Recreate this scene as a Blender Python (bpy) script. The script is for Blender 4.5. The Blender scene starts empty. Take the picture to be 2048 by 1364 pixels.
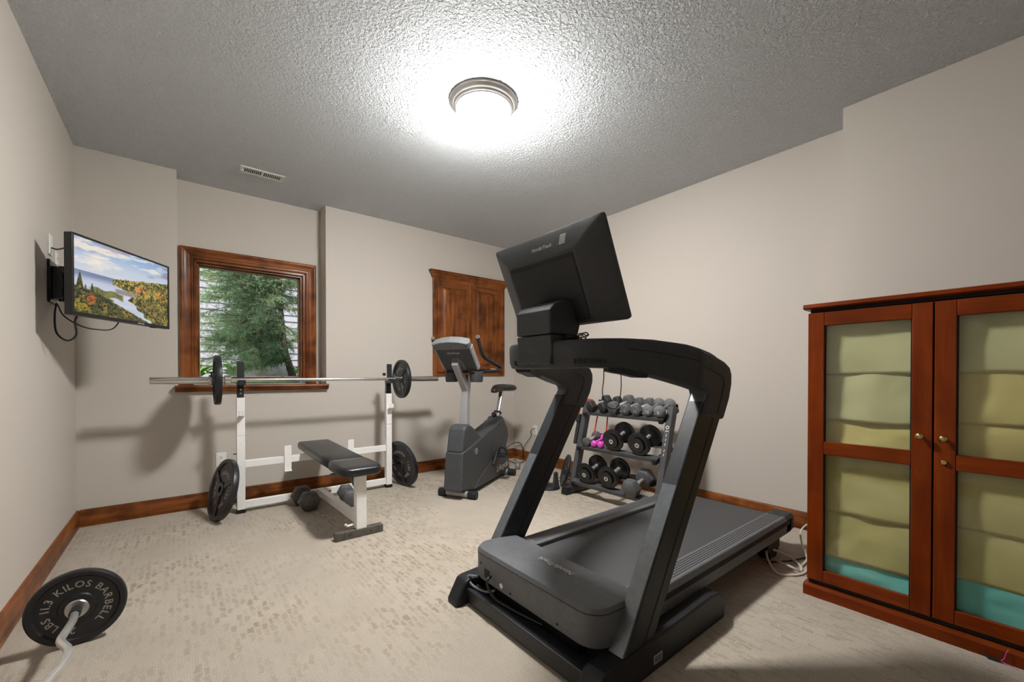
import bpy, bmesh, math, random
import numpy as np
from mathutils import Vector, Matrix, Quaternion

random.seed(7)
rng = np.random.default_rng(11)
SC = bpy.context.scene
COL = SC.collection
PI = math.pi

# ------------------------------------------------------------------ camera
cam_d = bpy.data.cameras.new('camera')
cam = bpy.data.objects.new('camera', cam_d)
COL.objects.link(cam)
cam_d.sensor_fit = 'HORIZONTAL'
cam_d.sensor_width = 36.0
cam_d.lens = 831.9 / 2048 * 36.0
cam_d.shift_y = 74.9 / 2048
cam_d.clip_start = 0.02
cam_d.clip_end = 200
YAW, PITCH = 0.675574, 0.008747
cam.location = (0, 0, 1.07)
cam.rotation_euler = (PI / 2 - PITCH, 0, -YAW)
SC.camera = cam

# ------------------------------------------------------------------ world, sun, exposure
world = bpy.data.worlds.new('sky')
SC.world = world
world.use_nodes = True
wn = world.node_tree.nodes
wl = world.node_tree.links
wn.clear()
sky = wn.new('ShaderNodeTexSky')
sky.sky_type = 'NISHITA'
sky.sun_disc = False
sky.sun_elevation = math.radians(48)
sky.sun_rotation = math.radians(200)
bg = wn.new('ShaderNodeBackground')
bg.inputs['Strength'].default_value = 0.48
wo = wn.new('ShaderNodeOutputWorld')
wl.new(sky.outputs[0], bg.inputs[0])
wl.new(bg.outputs[0], wo.inputs[0])

sun_d = bpy.data.lights.new('sun', 'SUN')
sun_d.energy = 4.0
sun_d.angle = math.radians(1.0)
sun_d.color = (1.0, 0.96, 0.9)
sun = bpy.data.objects.new('sun', sun_d)
COL.objects.link(sun)
sun.location = (-2, -4, 8)
sun.rotation_euler = Vector((0.35, 0.75, -0.95)).to_track_quat('-Z', 'Y').to_euler()

SC.view_settings.view_transform = 'Standard'
SC.view_settings.look = 'None'
SC.view_settings.gamma = 1.0
SC.view_settings.use_curve_mapping = False
SC.view_settings.exposure = 0.0
LAMP_STRENGTH = 455.0

# ------------------------------------------------------------------ room numbers (metres)
XL, XR, XJ = -0.562, 3.377, 3.11      # left wall, right wall, right wall in front of the jog
YB, YJ, YR = 4.171, 0.714, -1.9       # back wall, jog, rear wall
ZC = 2.665
NX0, NX1, NYB = -0.004, 1.09, 4.36    # window niche


# ================================================================== helpers
def empty(name, loc=(0, 0, 0), rotz=0.0, label=None, cat=None, group=None, kind=None):
    o = bpy.data.objects.new(name, None)
    COL.objects.link(o)
    o.empty_display_size = 0.05
    o.location = loc
    o.rotation_euler = (0, 0, rotz)
    tag(o, label, cat, group, kind)
    return o


def tag(o, label=None, cat=None, group=None, kind=None):
    if label: o['label'] = label
    if cat: o['category'] = cat
    if group: o['group'] = group
    if kind: o['kind'] = kind
    return o


def rot_to(normal, up=(0, 0, 1)):
    """matrix whose local z is `normal` and local y is as near `up` as can be"""
    z = Vector(normal).normalized()
    y = Vector(up)
    y = (y - z * y.dot(z)).normalized()
    x = y.cross(z)
    return Matrix((x, y, z)).transposed().to_4x4()


def catmull(pts, n=8, closed=False):
    P = [Vector(p) for p in pts]
    out = []
    m = len(P)
    rngi = range(m) if closed else range(m - 1)
    for i in rngi:
        if closed:
            p0, p1, p2, p3 = P[i - 1], P[i], P[(i + 1) % m], P[(i + 2) % m]
        else:
            p1, p2 = P[i], P[i + 1]
            p0 = P[i - 1] if i else p1 * 2 - p2
            p3 = P[i + 2] if i + 2 < m else p2 * 2 - p1
        for k in range(n):
            t = k / n
            out.append(0.5 * ((2 * p1) + (p2 - p0) * t + (2 * p0 - 5 * p1 + 4 * p2 - p3) * t * t
                              + (3 * p1 - p0 - 3 * p2 + p3) * t ** 3))
    if not closed:
        out.append(P[-1])
    return out


class MB:
    def __init__(self, off=(0, 0, 0)):
        self.v, self.f, self.off = [], [], Vector(off)

    def add(self, vs, fs, M=None):
        b = len(self.v)
        for p in vs:
            p = Vector(p)
            if M is not None: p = M @ p
            self.v.append(tuple(p - self.off))
        self.f += [tuple(b + i for i in f) for f in fs]
        return self

    def box(self, x0, x1, y0, y1, z0, z1, M=None):
        return self.add([(x0, y0, z0), (x1, y0, z0), (x1, y1, z0), (x0, y1, z0),
                         (x0, y0, z1), (x1, y0, z1), (x1, y1, z1), (x0, y1, z1)],
                        [(0, 3, 2, 1), (4, 5, 6, 7), (0, 1, 5, 4), (1, 2, 6, 5), (2, 3, 7, 6), (3, 0, 4, 7)], M)

    def obox(self, c, s, M=None):
        hx, hy, hz = s[0] / 2, s[1] / 2, s[2] / 2
        T = Matrix.Translation(c) @ (M if M is not None else Matrix.Identity(4))
        return self.box(-hx, hx, -hy, hy, -hz, hz, T)

    def beam(self, p0, p1, w, h, up=(0, 0, 1)):
        """rectangular bar from p0 to p1; h along up"""
        p0, p1 = Vector(p0), Vector(p1)
        M = rot_to(p1 - p0, up)
        M = Matrix.Translation(p0) @ M
        L = (p1 - p0).length
        return self.box(-w / 2, w / 2, -h / 2, h / 2, 0, L, M)

    def cyl(self, p0, p1, r0, r1=None, n=20):
        r1 = r0 if r1 is None else r1
        p0, p1 = Vector(p0), Vector(p1)
        up = (0, 0, 1) if abs((p1 - p0).normalized().z) < .95 else (1, 0, 0)
        M = Matrix.Translation(p0) @ rot_to(p1 - p0, up)
        L = (p1 - p0).length
        return self.lathe([(0, 0), (r0, 0), (r1, L), (0, L)], M, n)

    def lathe(self, prof, M=None, n=24):
        vs, fs, idx = [], [], []
        for r, z in prof:
            if r < 1e-6:
                idx.append([len(vs)]); vs.append((0, 0, z))
            else:
                idx.append(list(range(len(vs), len(vs) + n)))
                vs += [(r * math.cos(2 * PI * k / n), r * math.sin(2 * PI * k / n), z) for k in range(n)]
        for a, b in zip(idx, idx[1:]):
            if len(a) == 1 and len(b) == 1: continue
            for k in range(n):
                k2 = (k + 1) % n
                if len(a) == 1: fs.append((a[0], b[k], b[k2]))
                elif len(b) == 1: fs.append((a[k], a[k2], b[0]))
                else: fs.append((a[k], a[k2], b[k2], b[k]))
        return self.add(vs, fs, M)

    def loft(self, rings, cap=True, closed=False):
        n = len(rings[0])
        vs = [p for r in rings for p in r]
        fs = []
        m = len(rings)
        for i in range(m if closed else m - 1):
            a, b = i * n, ((i + 1) % m) * n
            for k in range(n):
                k2 = (k + 1) % n
                fs.append((a + k, a + k2, b + k2, b + k))
        if cap and not closed:
            fs.append(tuple(range(n - 1, -1, -1)))
            fs.append(tuple((m - 1) * n + k for k in range(n)))
        return self.add(vs, fs)

    def tube(self, pts, r, n=10, closed=False):
        P = [Vector(p) for p in pts]
        m = len(P)
        rings = []
        prev = None
        for i, p in enumerate(P):
            if closed: t = (P[(i + 1) % m] - P[i - 1])
            else: t = P[min(i + 1, m - 1)] - P[max(i - 1, 0)]
            t.normalize()
            if prev is None:
                a = Vector((0, 0, 1)) if abs(t.z) < .9 else Vector((1, 0, 0))
                u = (a - t * a.dot(t)).normalized()
            else:
                u = (prev - t * prev.dot(t)).normalized()
            prev = u
            w = t.cross(u)
            rr = r[i] if isinstance(r, (list, tuple)) else r
            rings.append([p + (u * math.cos(2 * PI * k / n) + w * math.sin(2 * PI * k / n)) * rr for k in range(n)])
        return self.loft(rings, True, closed)

    def prism(self, poly, a0, a1, axis='y', M=None):
        """poly in the two other axes, in order x<y<z"""
        n = len(poly)

        def P(u, w, a):
            return {'x': (a, u, w), 'y': (u, a, w), 'z': (u, w, a)}[axis]
        vs = [P(u, w, a0) for u, w in poly] + [P(u, w, a1) for u, w in poly]
        fs = [tuple(range(n - 1, -1, -1)), tuple(range(n, 2 * n))]
        for k in range(n):
            k2 = (k + 1) % n
            fs.append((k, k2, n + k2, n + k))
        return self.add(vs, fs, M)

    def build(self, name, mat, parent=None, smooth=35, bevel=0.0, segs=2, recalc=True):
        me = bpy.data.meshes.new(name)
        me.from_pydata(self.v, [], self.f)
        if recalc:
            bm = bmesh.new(); bm.from_mesh(me)
            bmesh.ops.recalc_face_normals(bm, faces=bm.faces)
            bm.to_mesh(me); bm.free()
        if mat is not None: me.materials.append(mat)
        if smooth:
            me.shade_smooth()
            me.set_sharp_from_angle(angle=math.radians(smooth))
        o = bpy.data.objects.new(name, me)
        COL.objects.link(o)
        if parent is not None: o.parent = parent
        if bevel:
            b = o.modifiers.new('bevel', 'BEVEL')
            b.width = bevel; b.segments = segs; b.limit_method = 'ANGLE'; b.angle_limit = math.radians(40)
            b.harden_normals = False
            if smooth: me.set_sharp_from_angle(angle=math.radians(80))
        return o


def share(o, name, parent, loc=(0, 0, 0), rot=None):
    """another object on the same mesh"""
    c = o.copy()
    c.name = name
    COL.objects.link(c)
    c.parent = parent
    c.location = loc
    if rot is not None: c.rotation_euler = rot
    return c


def copy_thing(root, loc, rot=None, label=None, group=None):
    r = root.copy(); COL.objects.link(r)
    r.location = loc
    if rot is not None: r.rotation_euler = rot
    if label: r['label'] = label
    if group: r['group'] = group
    for ch in root.children:
        c = ch.copy(); COL.objects.link(c); c.parent = r
        for g in ch.children:
            d = g.copy(); COL.objects.link(d); d.parent = c
    return r


_txt = {}


def text_geo(s, size=1.0, bold=0.0, shear=0.0):
    """flat glyph mesh: (verts2d, faces, width)"""
    key = (s, size, bold, shear)
    if key in _txt: return _txt[key]
    cu = bpy.data.curves.new('glyph', 'FONT')
    cu.body = s; cu.size = size; cu.offset = bold; cu.shear = shear
    cu.resolution_u = 3
    ob = bpy.data.objects.new('glyph', cu)
    COL.objects.link(ob)
    bpy.context.view_layer.update()
    dg = bpy.context.evaluated_depsgraph_get()
    me = bpy.data.meshes.new_from_object(ob.evaluated_get(dg))
    vs = [(v.co.x, v.co.y) for v in me.vertices]
    fs = [tuple(p.vertices) for p in me.polygons]
    w = max([x for x, y in vs]) if vs else size * .35
    bpy.data.objects.remove(ob); bpy.data.curves.remove(cu); bpy.data.meshes.remove(me)
    _txt[key] = (vs, fs, w)
    return _txt[key]


def text_mesh(mb, s, M, size, bold=0.0, shear=0.0, center=True, lift=0.0008):
    vs, fs, w = text_geo(s, size, bold, shear)
    dx = -w / 2 if center else 0
    n = len(vs)
    V = [(x + dx, y - size * .35, lift) for x, y in vs]
    mb.add(V, fs, M)
    return w


def text_arc(mb, s, radius, a0, size, z, bold=0.0, gap=1.12, M=None):
    """letters clockwise (seen from +z) starting at angle a0 (from +y, clockwise), tops outward; returns end angle"""
    a = a0
    for ch in s:
        if ch == ' ':
            a += size * .4 / radius; continue
        vs, fs, w = text_geo(ch, size, bold)
        da = w * gap / radius
        th = a + da / 2
        R = Matrix.Rotation(-th, 4, 'Z') @ Matrix.Translation((-w / 2, radius - size * .35, z))
        if M is not None: R = M @ R
        mb.add([(x, y, 0) for x, y in vs], fs, R)
        a += da + size * .07 / radius
    return a


# ================================================================== materials
def new_mat(name):
    m = bpy.data.materials.new(name)
    m.use_nodes = True
    nt = m.node_tree
    return m, nt.nodes, nt.links, nt.nodes['Principled BSDF']


def N(nodes, kind, **kw):
    n = nodes.new(kind)
    for k, v in kw.items():
        if k in n.inputs: n.inputs[k].default_value = v
        else: setattr(n, k, v)
    return n


def ramp(nodes, stops, interp='LINEAR'):
    r = nodes.new('ShaderNodeValToRGB')
    r.color_ramp.interpolation = interp
    e = r.color_ramp.elements
    while len(e) < len(stops): e.new(0.5)
    for k, (p, c) in enumerate(stops):
        e[k].position = p
        e[k].color = (*c, 1) if len(c) == 3 else c
    return r


def coords(nodes, links, scale=(1, 1, 1), kind='Object', rot=(0, 0, 0)):
    tc = nodes.new('ShaderNodeTexCoord')
    mp = nodes.new('ShaderNodeMapping')
    mp.inputs['Scale'].default_value = scale
    mp.inputs['Rotation'].default_value = rot
    links.new(tc.outputs[kind], mp.inputs[0])
    return mp


def plain(name, col, rough=0.5, metal=0.0, noise=0.06, nscale=40, bump=0.0, bscale=300, spec=0.5, coat=0.0, dirt=None):
    m, n, l, b = new_mat(name)
    mp = coords(n, l)
    t = N(n, 'ShaderNodeTexNoise', Scale=nscale, Detail=3.0)
    l.new(mp.outputs[0], t.inputs['Vector'])
    c0 = tuple(max(0, c * (1 - noise)) for c in col)
    c1 = tuple(min(1, c * (1 + noise)) for c in col)
    r = ramp(n, [(0.3, c0), (0.7, c1)])
    l.new(t.outputs['Fac'], r.inputs[0])
    l.new(r.outputs[0], b.inputs['Base Color'])
    b.inputs['Roughness'].default_value = rough
    b.inputs['Metallic'].default_value = metal
    b.inputs['Specular IOR Level'].default_value = spec
    b.inputs['Coat Weight'].default_value = coat
    if bump:
        t2 = N(n, 'ShaderNodeTexNoise', Scale=bscale, Detail=2.0)
        l.new(mp.outputs[0], t2.inputs['Vector'])
        bp = N(n, 'ShaderNodeBump', Strength=bump, Distance=0.002)
        l.new(t2.outputs['Fac'], bp.inputs['Height'])
        l.new(bp.outputs[0], b.inputs['Normal'])
    return m


def wood(name, dark, mid, light, axis='z', rough=0.38, scale=1.0, knots=True, coat=0.06, spec=0.2):
    m, n, l, b = new_mat(name)
    s = {'x': (1.2, 14, 14), 'y': (14, 1.2, 14), 'z': (14, 14, 1.2)}[axis]
    mp = coords(n, l, tuple(k * scale for k in s))
    t = N(n, 'ShaderNodeTexNoise', Scale=1.6, Detail=6.0, Roughness=0.62, Distortion=0.6)
    l.new(mp.outputs[0], t.inputs['Vector'])
    r = ramp(n, [(0.25, dark), (0.5, mid), (0.75, light)])
    l.new(t.outputs['Fac'], r.inputs[0])
    mp2 = coords(n, l, (1, 1, 1))
    t2 = N(n, 'ShaderNodeTexNoise', Scale=5.5 * scale, Detail=2.0)
    l.new(mp2.outputs[0], t2.inputs['Vector'])
    r2 = ramp(n, [(0.36, (0.28, 0.24, 0.22)), (0.55, (1, 1, 1))])
    l.new(t2.outputs['Fac'], r2.inputs[0])
    mx = N(n, 'ShaderNodeMix', data_type='RGBA', blend_type='MULTIPLY')
    mx.inputs['Factor'].default_value = 0.75 if knots else 0.3
    l.new(r.outputs[0], mx.inputs['A']); l.new(r2.outputs[0], mx.inputs['B'])
    l.new(mx.outputs['Result'], b.inputs['Base Color'])
    b.inputs['Roughness'].default_value = rough
    b.inputs['Coat Weight'].default_value = coat
    b.inputs['Coat Roughness'].default_value = 0.15
    b.inputs['Specular IOR Level'].default_value = spec
    bp = N(n, 'ShaderNodeBump', Strength=0.12, Distance=0.001)
    l.new(t.outputs['Fac'], bp.inputs['Height'])
    l.new(bp.outputs[0], b.inputs['Normal'])
    return m


def wall_mat():
    m, n, l, b = new_mat('wall_paint')
    mp = coords(n, l)
    b.inputs['Base Color'].default_value = (0.56, 0.517, 0.465, 1)
    b.inputs['Roughness'].default_value = 0.62
    b.inputs['Specular IOR Level'].default_value = 0.3
    t = N(n, 'ShaderNodeTexNoise', Scale=130.0, Detail=2.0)
    l.new(mp.outputs[0], t.inputs['Vector'])
    bp = N(n, 'ShaderNodeBump', Strength=0.10, Distance=0.003)
    l.new(t.outputs['Fac'], bp.inputs['Height'])
    l.new(bp.outputs[0], b.inputs['Normal'])
    return m


def ceiling_mat():
    m, n, l, b = new_mat('textured_ceiling')
    mp = coords(n, l)
    b.inputs['Base Color'].default_value = (0.82, 0.865, 0.91, 1)
    b.inputs['Roughness'].default_value = 0.9
    b.inputs['Specular IOR Level'].default_value = 0.15
    t = N(n, 'ShaderNodeTexNoise', Scale=68.0, Detail=3.0, Roughness=0.6, Distortion=0.5)
    l.new(mp.outputs[0], t.inputs['Vector'])
    r = ramp(n, [(0.38, (0, 0, 0)), (0.62, (1, 1, 1))])
    l.new(t.outputs['Fac'], r.inputs[0])
    bp = N(n, 'ShaderNodeBump', Strength=1.0, Distance=0.010)
    l.new(r.outputs[0], bp.inputs['Height'])
    l.new(bp.outputs[0], b.inputs['Normal'])
    return m


def carpet_mat():
    m, n, l, b = new_mat('loop_pile_carpet')
    mp = coords(n, l)

    def mul(a, c, f=1.0):
        mx = N(n, 'ShaderNodeMix', data_type='RGBA', blend_type='MULTIPLY')
        mx.inputs['Factor'].default_value = f
        l.new(a, mx.inputs['A']); l.new(c, mx.inputs['B'])
        return mx
    # broad mottling of trodden pile
    t1 = N(n, 'ShaderNodeTexNoise', Scale=2.6, Detail=3.0, Roughness=0.6)
    l.new(mp.outputs[0], t1.inputs['Vector'])
    r1 = ramp(n, [(0.3, (0.505, 0.452, 0.382)), (0.7, (0.595, 0.54, 0.465))])
    l.new(t1.outputs['Fac'], r1.inputs[0])
    # woven blocks: short darker dashes, a random tone for each, fading in and out in patches
    wob = N(n, 'ShaderNodeTexNoise', Scale=26.0, Detail=2.0)
    l.new(mp.outputs[0], wob.inputs['Vector'])
    vm = N(n, 'ShaderNodeVectorMath', operation='MULTIPLY_ADD')
    vm.inputs[1].default_value = (0.035, 0.05, 0.0)
    l.new(wob.outputs['Color'], vm.inputs[0]); l.new(mp.outputs[0], vm.inputs[2])
    mp2 = n.new('ShaderNodeMapping'); mp2.inputs['Rotation'].default_value = (0, 0, PI / 2)
    l.new(vm.outputs[0], mp2.inputs[0])
    bt = N(n, 'ShaderNodeTexBrick', offset=0.5, offset_frequency=2)
    bt.inputs['Scale'].default_value = 1.0
    bt.inputs['Color1'].default_value = (1, 1, 1, 1); bt.inputs['Color2'].default_value = (0.46, 0.37, 0.27, 1); bt.inputs['Mortar'].default_value = (1, 1, 1, 1)
    bt.inputs['Mortar Size'].default_value = 0.008; bt.inputs['Mortar Smooth'].default_value = 1.0
    bt.inputs['Bias'].default_value = -0.15
    bt.inputs['Brick Width'].default_value = 0.058; bt.inputs['Row Height'].default_value = 0.026
    l.new(mp2.outputs[0], bt.inputs['Vector'])
    t3 = N(n, 'ShaderNodeTexNoise', Scale=1.3, Detail=2.0)
    l.new(mp.outputs[0], t3.inputs['Vector'])
    r3 = ramp(n, [(0.38, (0.08, 0.08, 0.08)), (0.60, (0.72, 0.72, 0.72))])
    l.new(t3.outputs['Fac'], r3.inputs[0])
    mx = mul(r1.outputs[0], bt.outputs['Color'])
    l.new(r3.outputs[0], mx.inputs['Factor'])
    # pile grain
    t4 = N(n, 'ShaderNodeTexNoise', Scale=330.0, Detail=2.0, Roughness=0.7)
    l.new(mp.outputs[0], t4.inputs['Vector'])
    r4 = ramp(n, [(0.34, (0.55, 0.515, 0.46)), (0.62, (1.08, 1.08, 1.08))])
    l.new(t4.outputs['Fac'], r4.inputs[0])
    mx2 = mul(mx.outputs['Result'], r4.outputs[0], 0.9)
    # fine rows of loops
    wv = N(n, 'ShaderNodeTexWave', wave_type='BANDS', bands_direction='X')
    wv.inputs['Scale'].default_value = 38.0; wv.inputs['Distortion'].default_value = 3.0; wv.inputs['Detail'].default_value = 2.0; wv.inputs['Detail Scale'].default_value = 2.0
    l.new(mp.outputs[0], wv.inputs['Vector'])
    r5 = ramp(n, [(0.0, (0.965, 0.96, 0.955)), (0.5, (1, 1, 1))])
    l.new(wv.outputs['Color'], r5.inputs[0])
    mx3 = mul(mx2.outputs['Result'], r5.outputs[0], 0.8)
    l.new(mx3.outputs['Result'], b.inputs['Base Color'])
    b.inputs['Roughness'].default_value = 0.95
    b.inputs['Specular IOR Level'].default_value = 0.1
    b.inputs['Sheen Weight'].default_value = 0.1
    ad = N(n, 'ShaderNodeMath', operation='MULTIPLY_ADD'); ad.inputs[1].default_value = 0.10
    l.new(wv.outputs['Fac'], ad.inputs[0]); l.new(t4.outputs['Fac'], ad.inputs[2])
    bp = N(n, 'ShaderNodeBump', Strength=0.6, Distance=0.006)
    l.new(ad.outputs[0], bp.inputs['Height'])
    l.new(bp.outputs[0], b.inputs['Normal'])
    return m


def glass_mat(name, tint=(1, 1, 1), gloss=1.0, rough=0.0):
    m, n, l, b = new_mat(name)
    n.remove(b)
    out = n['Material Output']
    tr = N(n, 'ShaderNodeBsdfTransparent'); tr.inputs[0].default_value = (*tint, 1)
    gl = N(n, 'ShaderNodeBsdfGlossy'); gl.inputs['Roughness'].default_value = rough
    fr = N(n, 'ShaderNodeLayerWeight')               # Schlick reflectance of a thin pane
    po = N(n, 'ShaderNodeMath', operation='POWER'); po.inputs[1].default_value = 5.0
    l.new(fr.outputs['Facing'], po.inputs[0])
    mu = N(n, 'ShaderNodeMath', operation='MULTIPLY_ADD'); mu.inputs[1].default_value = 0.9 * gloss; mu.inputs[2].default_value = 0.04 * gloss
    l.new(po.outputs[0], mu.inputs[0])
    mx = n.new('ShaderNodeMixShader')
    l.new(mu.outputs[0], mx.inputs[0]); l.new(tr.outputs[0], mx.inputs[1]); l.new(gl.outputs[0], mx.inputs[2])
    l.new(mx.outputs[0], out.inputs[0])
    return m


def emit_mat(name, col, strength):
    m, n, l, b = new_mat(name)
    b.inputs['Base Color'].default_value = (0.8, 0.8, 0.8, 1)
    b.inputs['Emission Color'].default_value = (*col, 1)
    b.inputs['Emission Strength'].default_value = strength
    return m


def attr_mat(name, emit=0.0, rough=0.5):
    m, n, l, b = new_mat(name)
    a = N(n, 'ShaderNodeVertexColor', layer_name='print')
    if emit:
        l.new(a.outputs[0], b.inputs['Emission Color'])
        b.inputs['Emission Strength'].default_value = emit
        b.inputs['Base Color'].default_value = (0.01, 0.01, 0.01, 1)
        b.inputs['Roughness'].default_value = 0.25
    else:
        l.new(a.outputs[0], b.inputs['Base Color'])
        b.inputs['Roughness'].default_value = rough
    return m


M = {}
M['wall'] = wall_mat()
M['ceiling'] = ceiling_mat()
M['carpet'] = carpet_mat()
AL = ((0.060, 0.017, 0.004), (0.205, 0.062, 0.014), (0.36, 0.122, 0.032))
M['trim_x'] = wood('alder_trim_x', *AL, axis='x')
M['trim_y'] = wood('alder_trim_y', *AL, axis='y')
M['trim_z'] = wood('alder_trim_z', *AL, axis='z')
CH = ((0.115, 0.015, 0.001), (0.175, 0.027, 0.002), (0.235, 0.043, 0.004))
M['cherry_z'] = wood('cherry_z', *CH, axis='z', rough=0.34, knots=False, coat=0.03, spec=0.16)
M['cherry_y'] = wood('cherry_y', *CH, axis='y', rough=0.34, knots=False, coat=0.03, spec=0.16)
M['white_metal'] = plain('white_painted_steel', (0.88, 0.875, 0.86), 0.35, noise=0.03)
M['white_plastic'] = plain('white_plastic', (0.78, 0.77, 0.74), 0.4, noise=0.02)
M['black_plastic'] = plain('black_plastic', (0.012, 0.013, 0.016), 0.45, noise=0.15, bump=0.15, bscale=900, spec=0.35)
M['black_matte'] = plain('black_matte_plastic', (0.035, 0.038, 0.043), 0.55, noise=0.12, bump=0.2, bscale=1200)
M['black_paint'] = plain('black_painted_steel', (0.013, 0.015, 0.019), 0.42, noise=0.2)
M['graphite'] = plain('graphite_metallic_paint', (0.17, 0.185, 0.205), 0.32, 0.6, noise=0.1)  # lighter copy of the upright paint, light and reflection put into the colour
M['belt'] = plain('running_belt', (0.045, 0.046, 0.05), 0.6, noise=0.15, nscale=500)
M['hood_plastic'] = plain('grained_charcoal_plastic', (0.105, 0.110, 0.119), 0.45, noise=0.1, bump=0.2, bscale=1200)
M['groove'] = plain('groove_black', (0.006, 0.006, 0.007), 0.7)
M['urethane'] = plain('black_urethane', (0.007, 0.007, 0.008), 0.3, noise=0.2)
M['iron'] = plain('painted_cast_iron', (0.013, 0.014, 0.017), 0.36, noise=0.25, bump=0.3, bscale=250)
M['iron_rim'] = plain('iron_rim', (0.05, 0.053, 0.06), 0.38, noise=0.2, bump=0.2, bscale=250)
M['letter'] = plain('silver_lettering', (0.55, 0.55, 0.54), 0.5, noise=0.2, nscale=200)
M['letter_dim'] = plain('worn_lettering', (0.40, 0.38, 0.35), 0.6, noise=0.3, nscale=200)
M['chrome'] = plain('chrome', (0.76, 0.76, 0.75), 0.22, 1.0, noise=0.05)
M['satin'] = plain('satin_chrome', (0.82, 0.82, 0.81), 0.36, 0.85, noise=0.05)
M['steel'] = plain('brushed_steel', (0.55, 0.55, 0.55), 0.3, 1.0, noise=0.1)
M['nickel'] = plain('brushed_nickel', (0.62, 0.62, 0.61), 0.35, 0.6, noise=0.05)
M['brass'] = plain('polished_brass', (0.62, 0.47, 0.2), 0.22, 1.0, noise=0.05)
M['vinyl'] = plain('black_vinyl', (0.012, 0.013, 0.015), 0.36, noise=0.15, bump=0.2, bscale=400, coat=0.08)
M['hex_rubber'] = plain('grey_hex_rubber', (0.085, 0.088, 0.093), 0.5, noise=0.2, bump=0.2)
M['hex_dark'] = plain('dark_hex_rubber', (0.022, 0.024, 0.027), 0.45, noise=0.25, bump=0.2)
M['hex_rust'] = plain('worn_hex_iron', (0.10, 0.09, 0.078), 0.55, 0.2, noise=0.35, nscale=25, bump=0.3)
M['neoprene'] = plain('grey_neoprene', (0.15, 0.15, 0.155), 0.7, noise=0.08, bump=0.3, bscale=700)
M['pink'] = plain('pink_vinyl', (0.68, 0.075, 0.50), 0.35, noise=0.05)
M['rack_paint'] = plain('charcoal_powder_coat', (0.06, 0.062, 0.066), 0.45, noise=0.1, bump=0.2, bscale=900)
M['bike_body'] = plain('charcoal_bike_plastic', (0.050, 0.054, 0.060), 0.5, noise=0.08, bump=0.25, bscale=700)
M['bike_silver'] = plain('silver_paint', (0.36, 0.365, 0.375), 0.38, 0.35, noise=0.04)
M['bike_grey'] = plain('mid_grey_plastic', (0.15, 0.155, 0.165), 0.5, noise=0.06)
M['foam'] = plain('black_foam_grip', (0.012, 0.012, 0.013), 0.7, noise=0.2, bump=0.4, bscale=500)
M['red_rubber'] = plain('red_rubber_tube', (0.62, 0.03, 0.018), 0.45, noise=0.08)
M['cord_black'] = plain('black_cord', (0.012, 0.012, 0.012), 0.5)
M['cord_white'] = plain('white_cord', (0.62, 0.58, 0.5), 0.5)
M['cord_brown'] = plain('brown_cord', (0.12, 0.075, 0.045), 0.5)
M['sticker'] = plain('grey_sticker', (0.42, 0.42, 0.42), 0.5)
M['tv_plastic'] = plain('tv_black_plastic', (0.012, 0.012, 0.013), 0.3, noise=0.1)
M['glass'] = glass_mat('window_glass', (0.98, 0.99, 0.985), 0.55)
M['cab_glass'] = glass_mat('cabinet_glass', (0.975, 0.985, 0.975), 0.9)
def dome_mat():
    """frosted bowl, brightest at the bottom where the bulbs sit and dimmer up its flanks"""
    m, n, l, b = new_mat('lit_frosted_dome')
    b.inputs['Base Color'].default_value = (0.8, 0.8, 0.8, 1)
    b.inputs['Emission Color'].default_value = (1.0, 0.98, 0.945, 1)
    g = n.new('ShaderNodeNewGeometry'); x = n.new('ShaderNodeSeparateXYZ')
    l.new(g.outputs['Normal'], x.inputs[0])
    ab = N(n, 'ShaderNodeMath', operation='ABSOLUTE'); l.new(x.outputs['Z'], ab.inputs[0])
    mu = N(n, 'ShaderNodeMath', operation='MULTIPLY_ADD'); mu.inputs[1].default_value = 0.84 * LAMP_STRENGTH; mu.inputs[2].default_value = 0.16 * LAMP_STRENGTH
    l.new(ab.outputs[0], mu.inputs[0]); l.new(mu.outputs[0], b.inputs['Emission Strength'])
    return m


M['dome'] = dome_mat()
M['vent_white'] = plain('white_vent_enamel', (0.72, 0.72, 0.71), 0.4, noise=0.02)
M['screen_off'] = plain('dark_display_glass', (0.008, 0.008, 0.01), 0.08)

# ================================================================== room shell
def struct(o):
    o['kind'] = 'structure'
    return o


b = MB(); b.box(XL - .3, XR + .3, YR - .3, 4.62, -.15, 0)
struct(b.build('floor', M['carpet'], smooth=0))
b = MB(); b.box(XL - .3, XR + .3, YR - .3, 4.62, ZC, ZC + .2)
struct(b.build('ceiling', M['ceiling'], smooth=0))
b = MB(); b.box(XL - .3, XL, YR - .3, 4.62, 0, ZC)
struct(b.build('wall_left', M['wall'], smooth=0))
b = MB()
b.box(XR, XR + .3, YJ, 4.62, 0, ZC); b.box(XJ, XR + .3, YR - .3, YJ, 0, ZC)
struct(b.build('wall_right', M['wall'], smooth=0))
b = MB(); b.box(XL, XJ, YR - .3, YR, 0, ZC)
struct(b.build('wall_rear', M['wall'], smooth=0))
# back wall: lower wall is flush, a niche above it holds the window
OX0, OX1, OZ0, OZ1 = 0.10, 0.953, 0.99, 2.035        # window opening
b = MB()
b.box(XL, XR, YB, 4.62, 0, 0.935)
b.box(XL, NX0, YB, 4.62, 0.935, ZC)
b.box(NX1, XR, YB, 4.62, 0.935, ZC)
b.box(NX0, OX0, NYB, 4.62, 0.935, ZC)
b.box(OX1, NX1, NYB, 4.62, 0.935, ZC)
b.box(OX0, OX1, NYB, 4.62, OZ1, ZC)
b.box(OX0, OX1, NYB, 4.62, 0.935, OZ0)
struct(b.build('wall_back', M['wall'], smooth=0))

# baseboards: flat board with a stepped bead on top
BP = [(0, 0), (.014, 0), (.014, .094), (.012, .098), (.0125, .104), (.010, .112), (.007, .119), (0, .121)]


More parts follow.
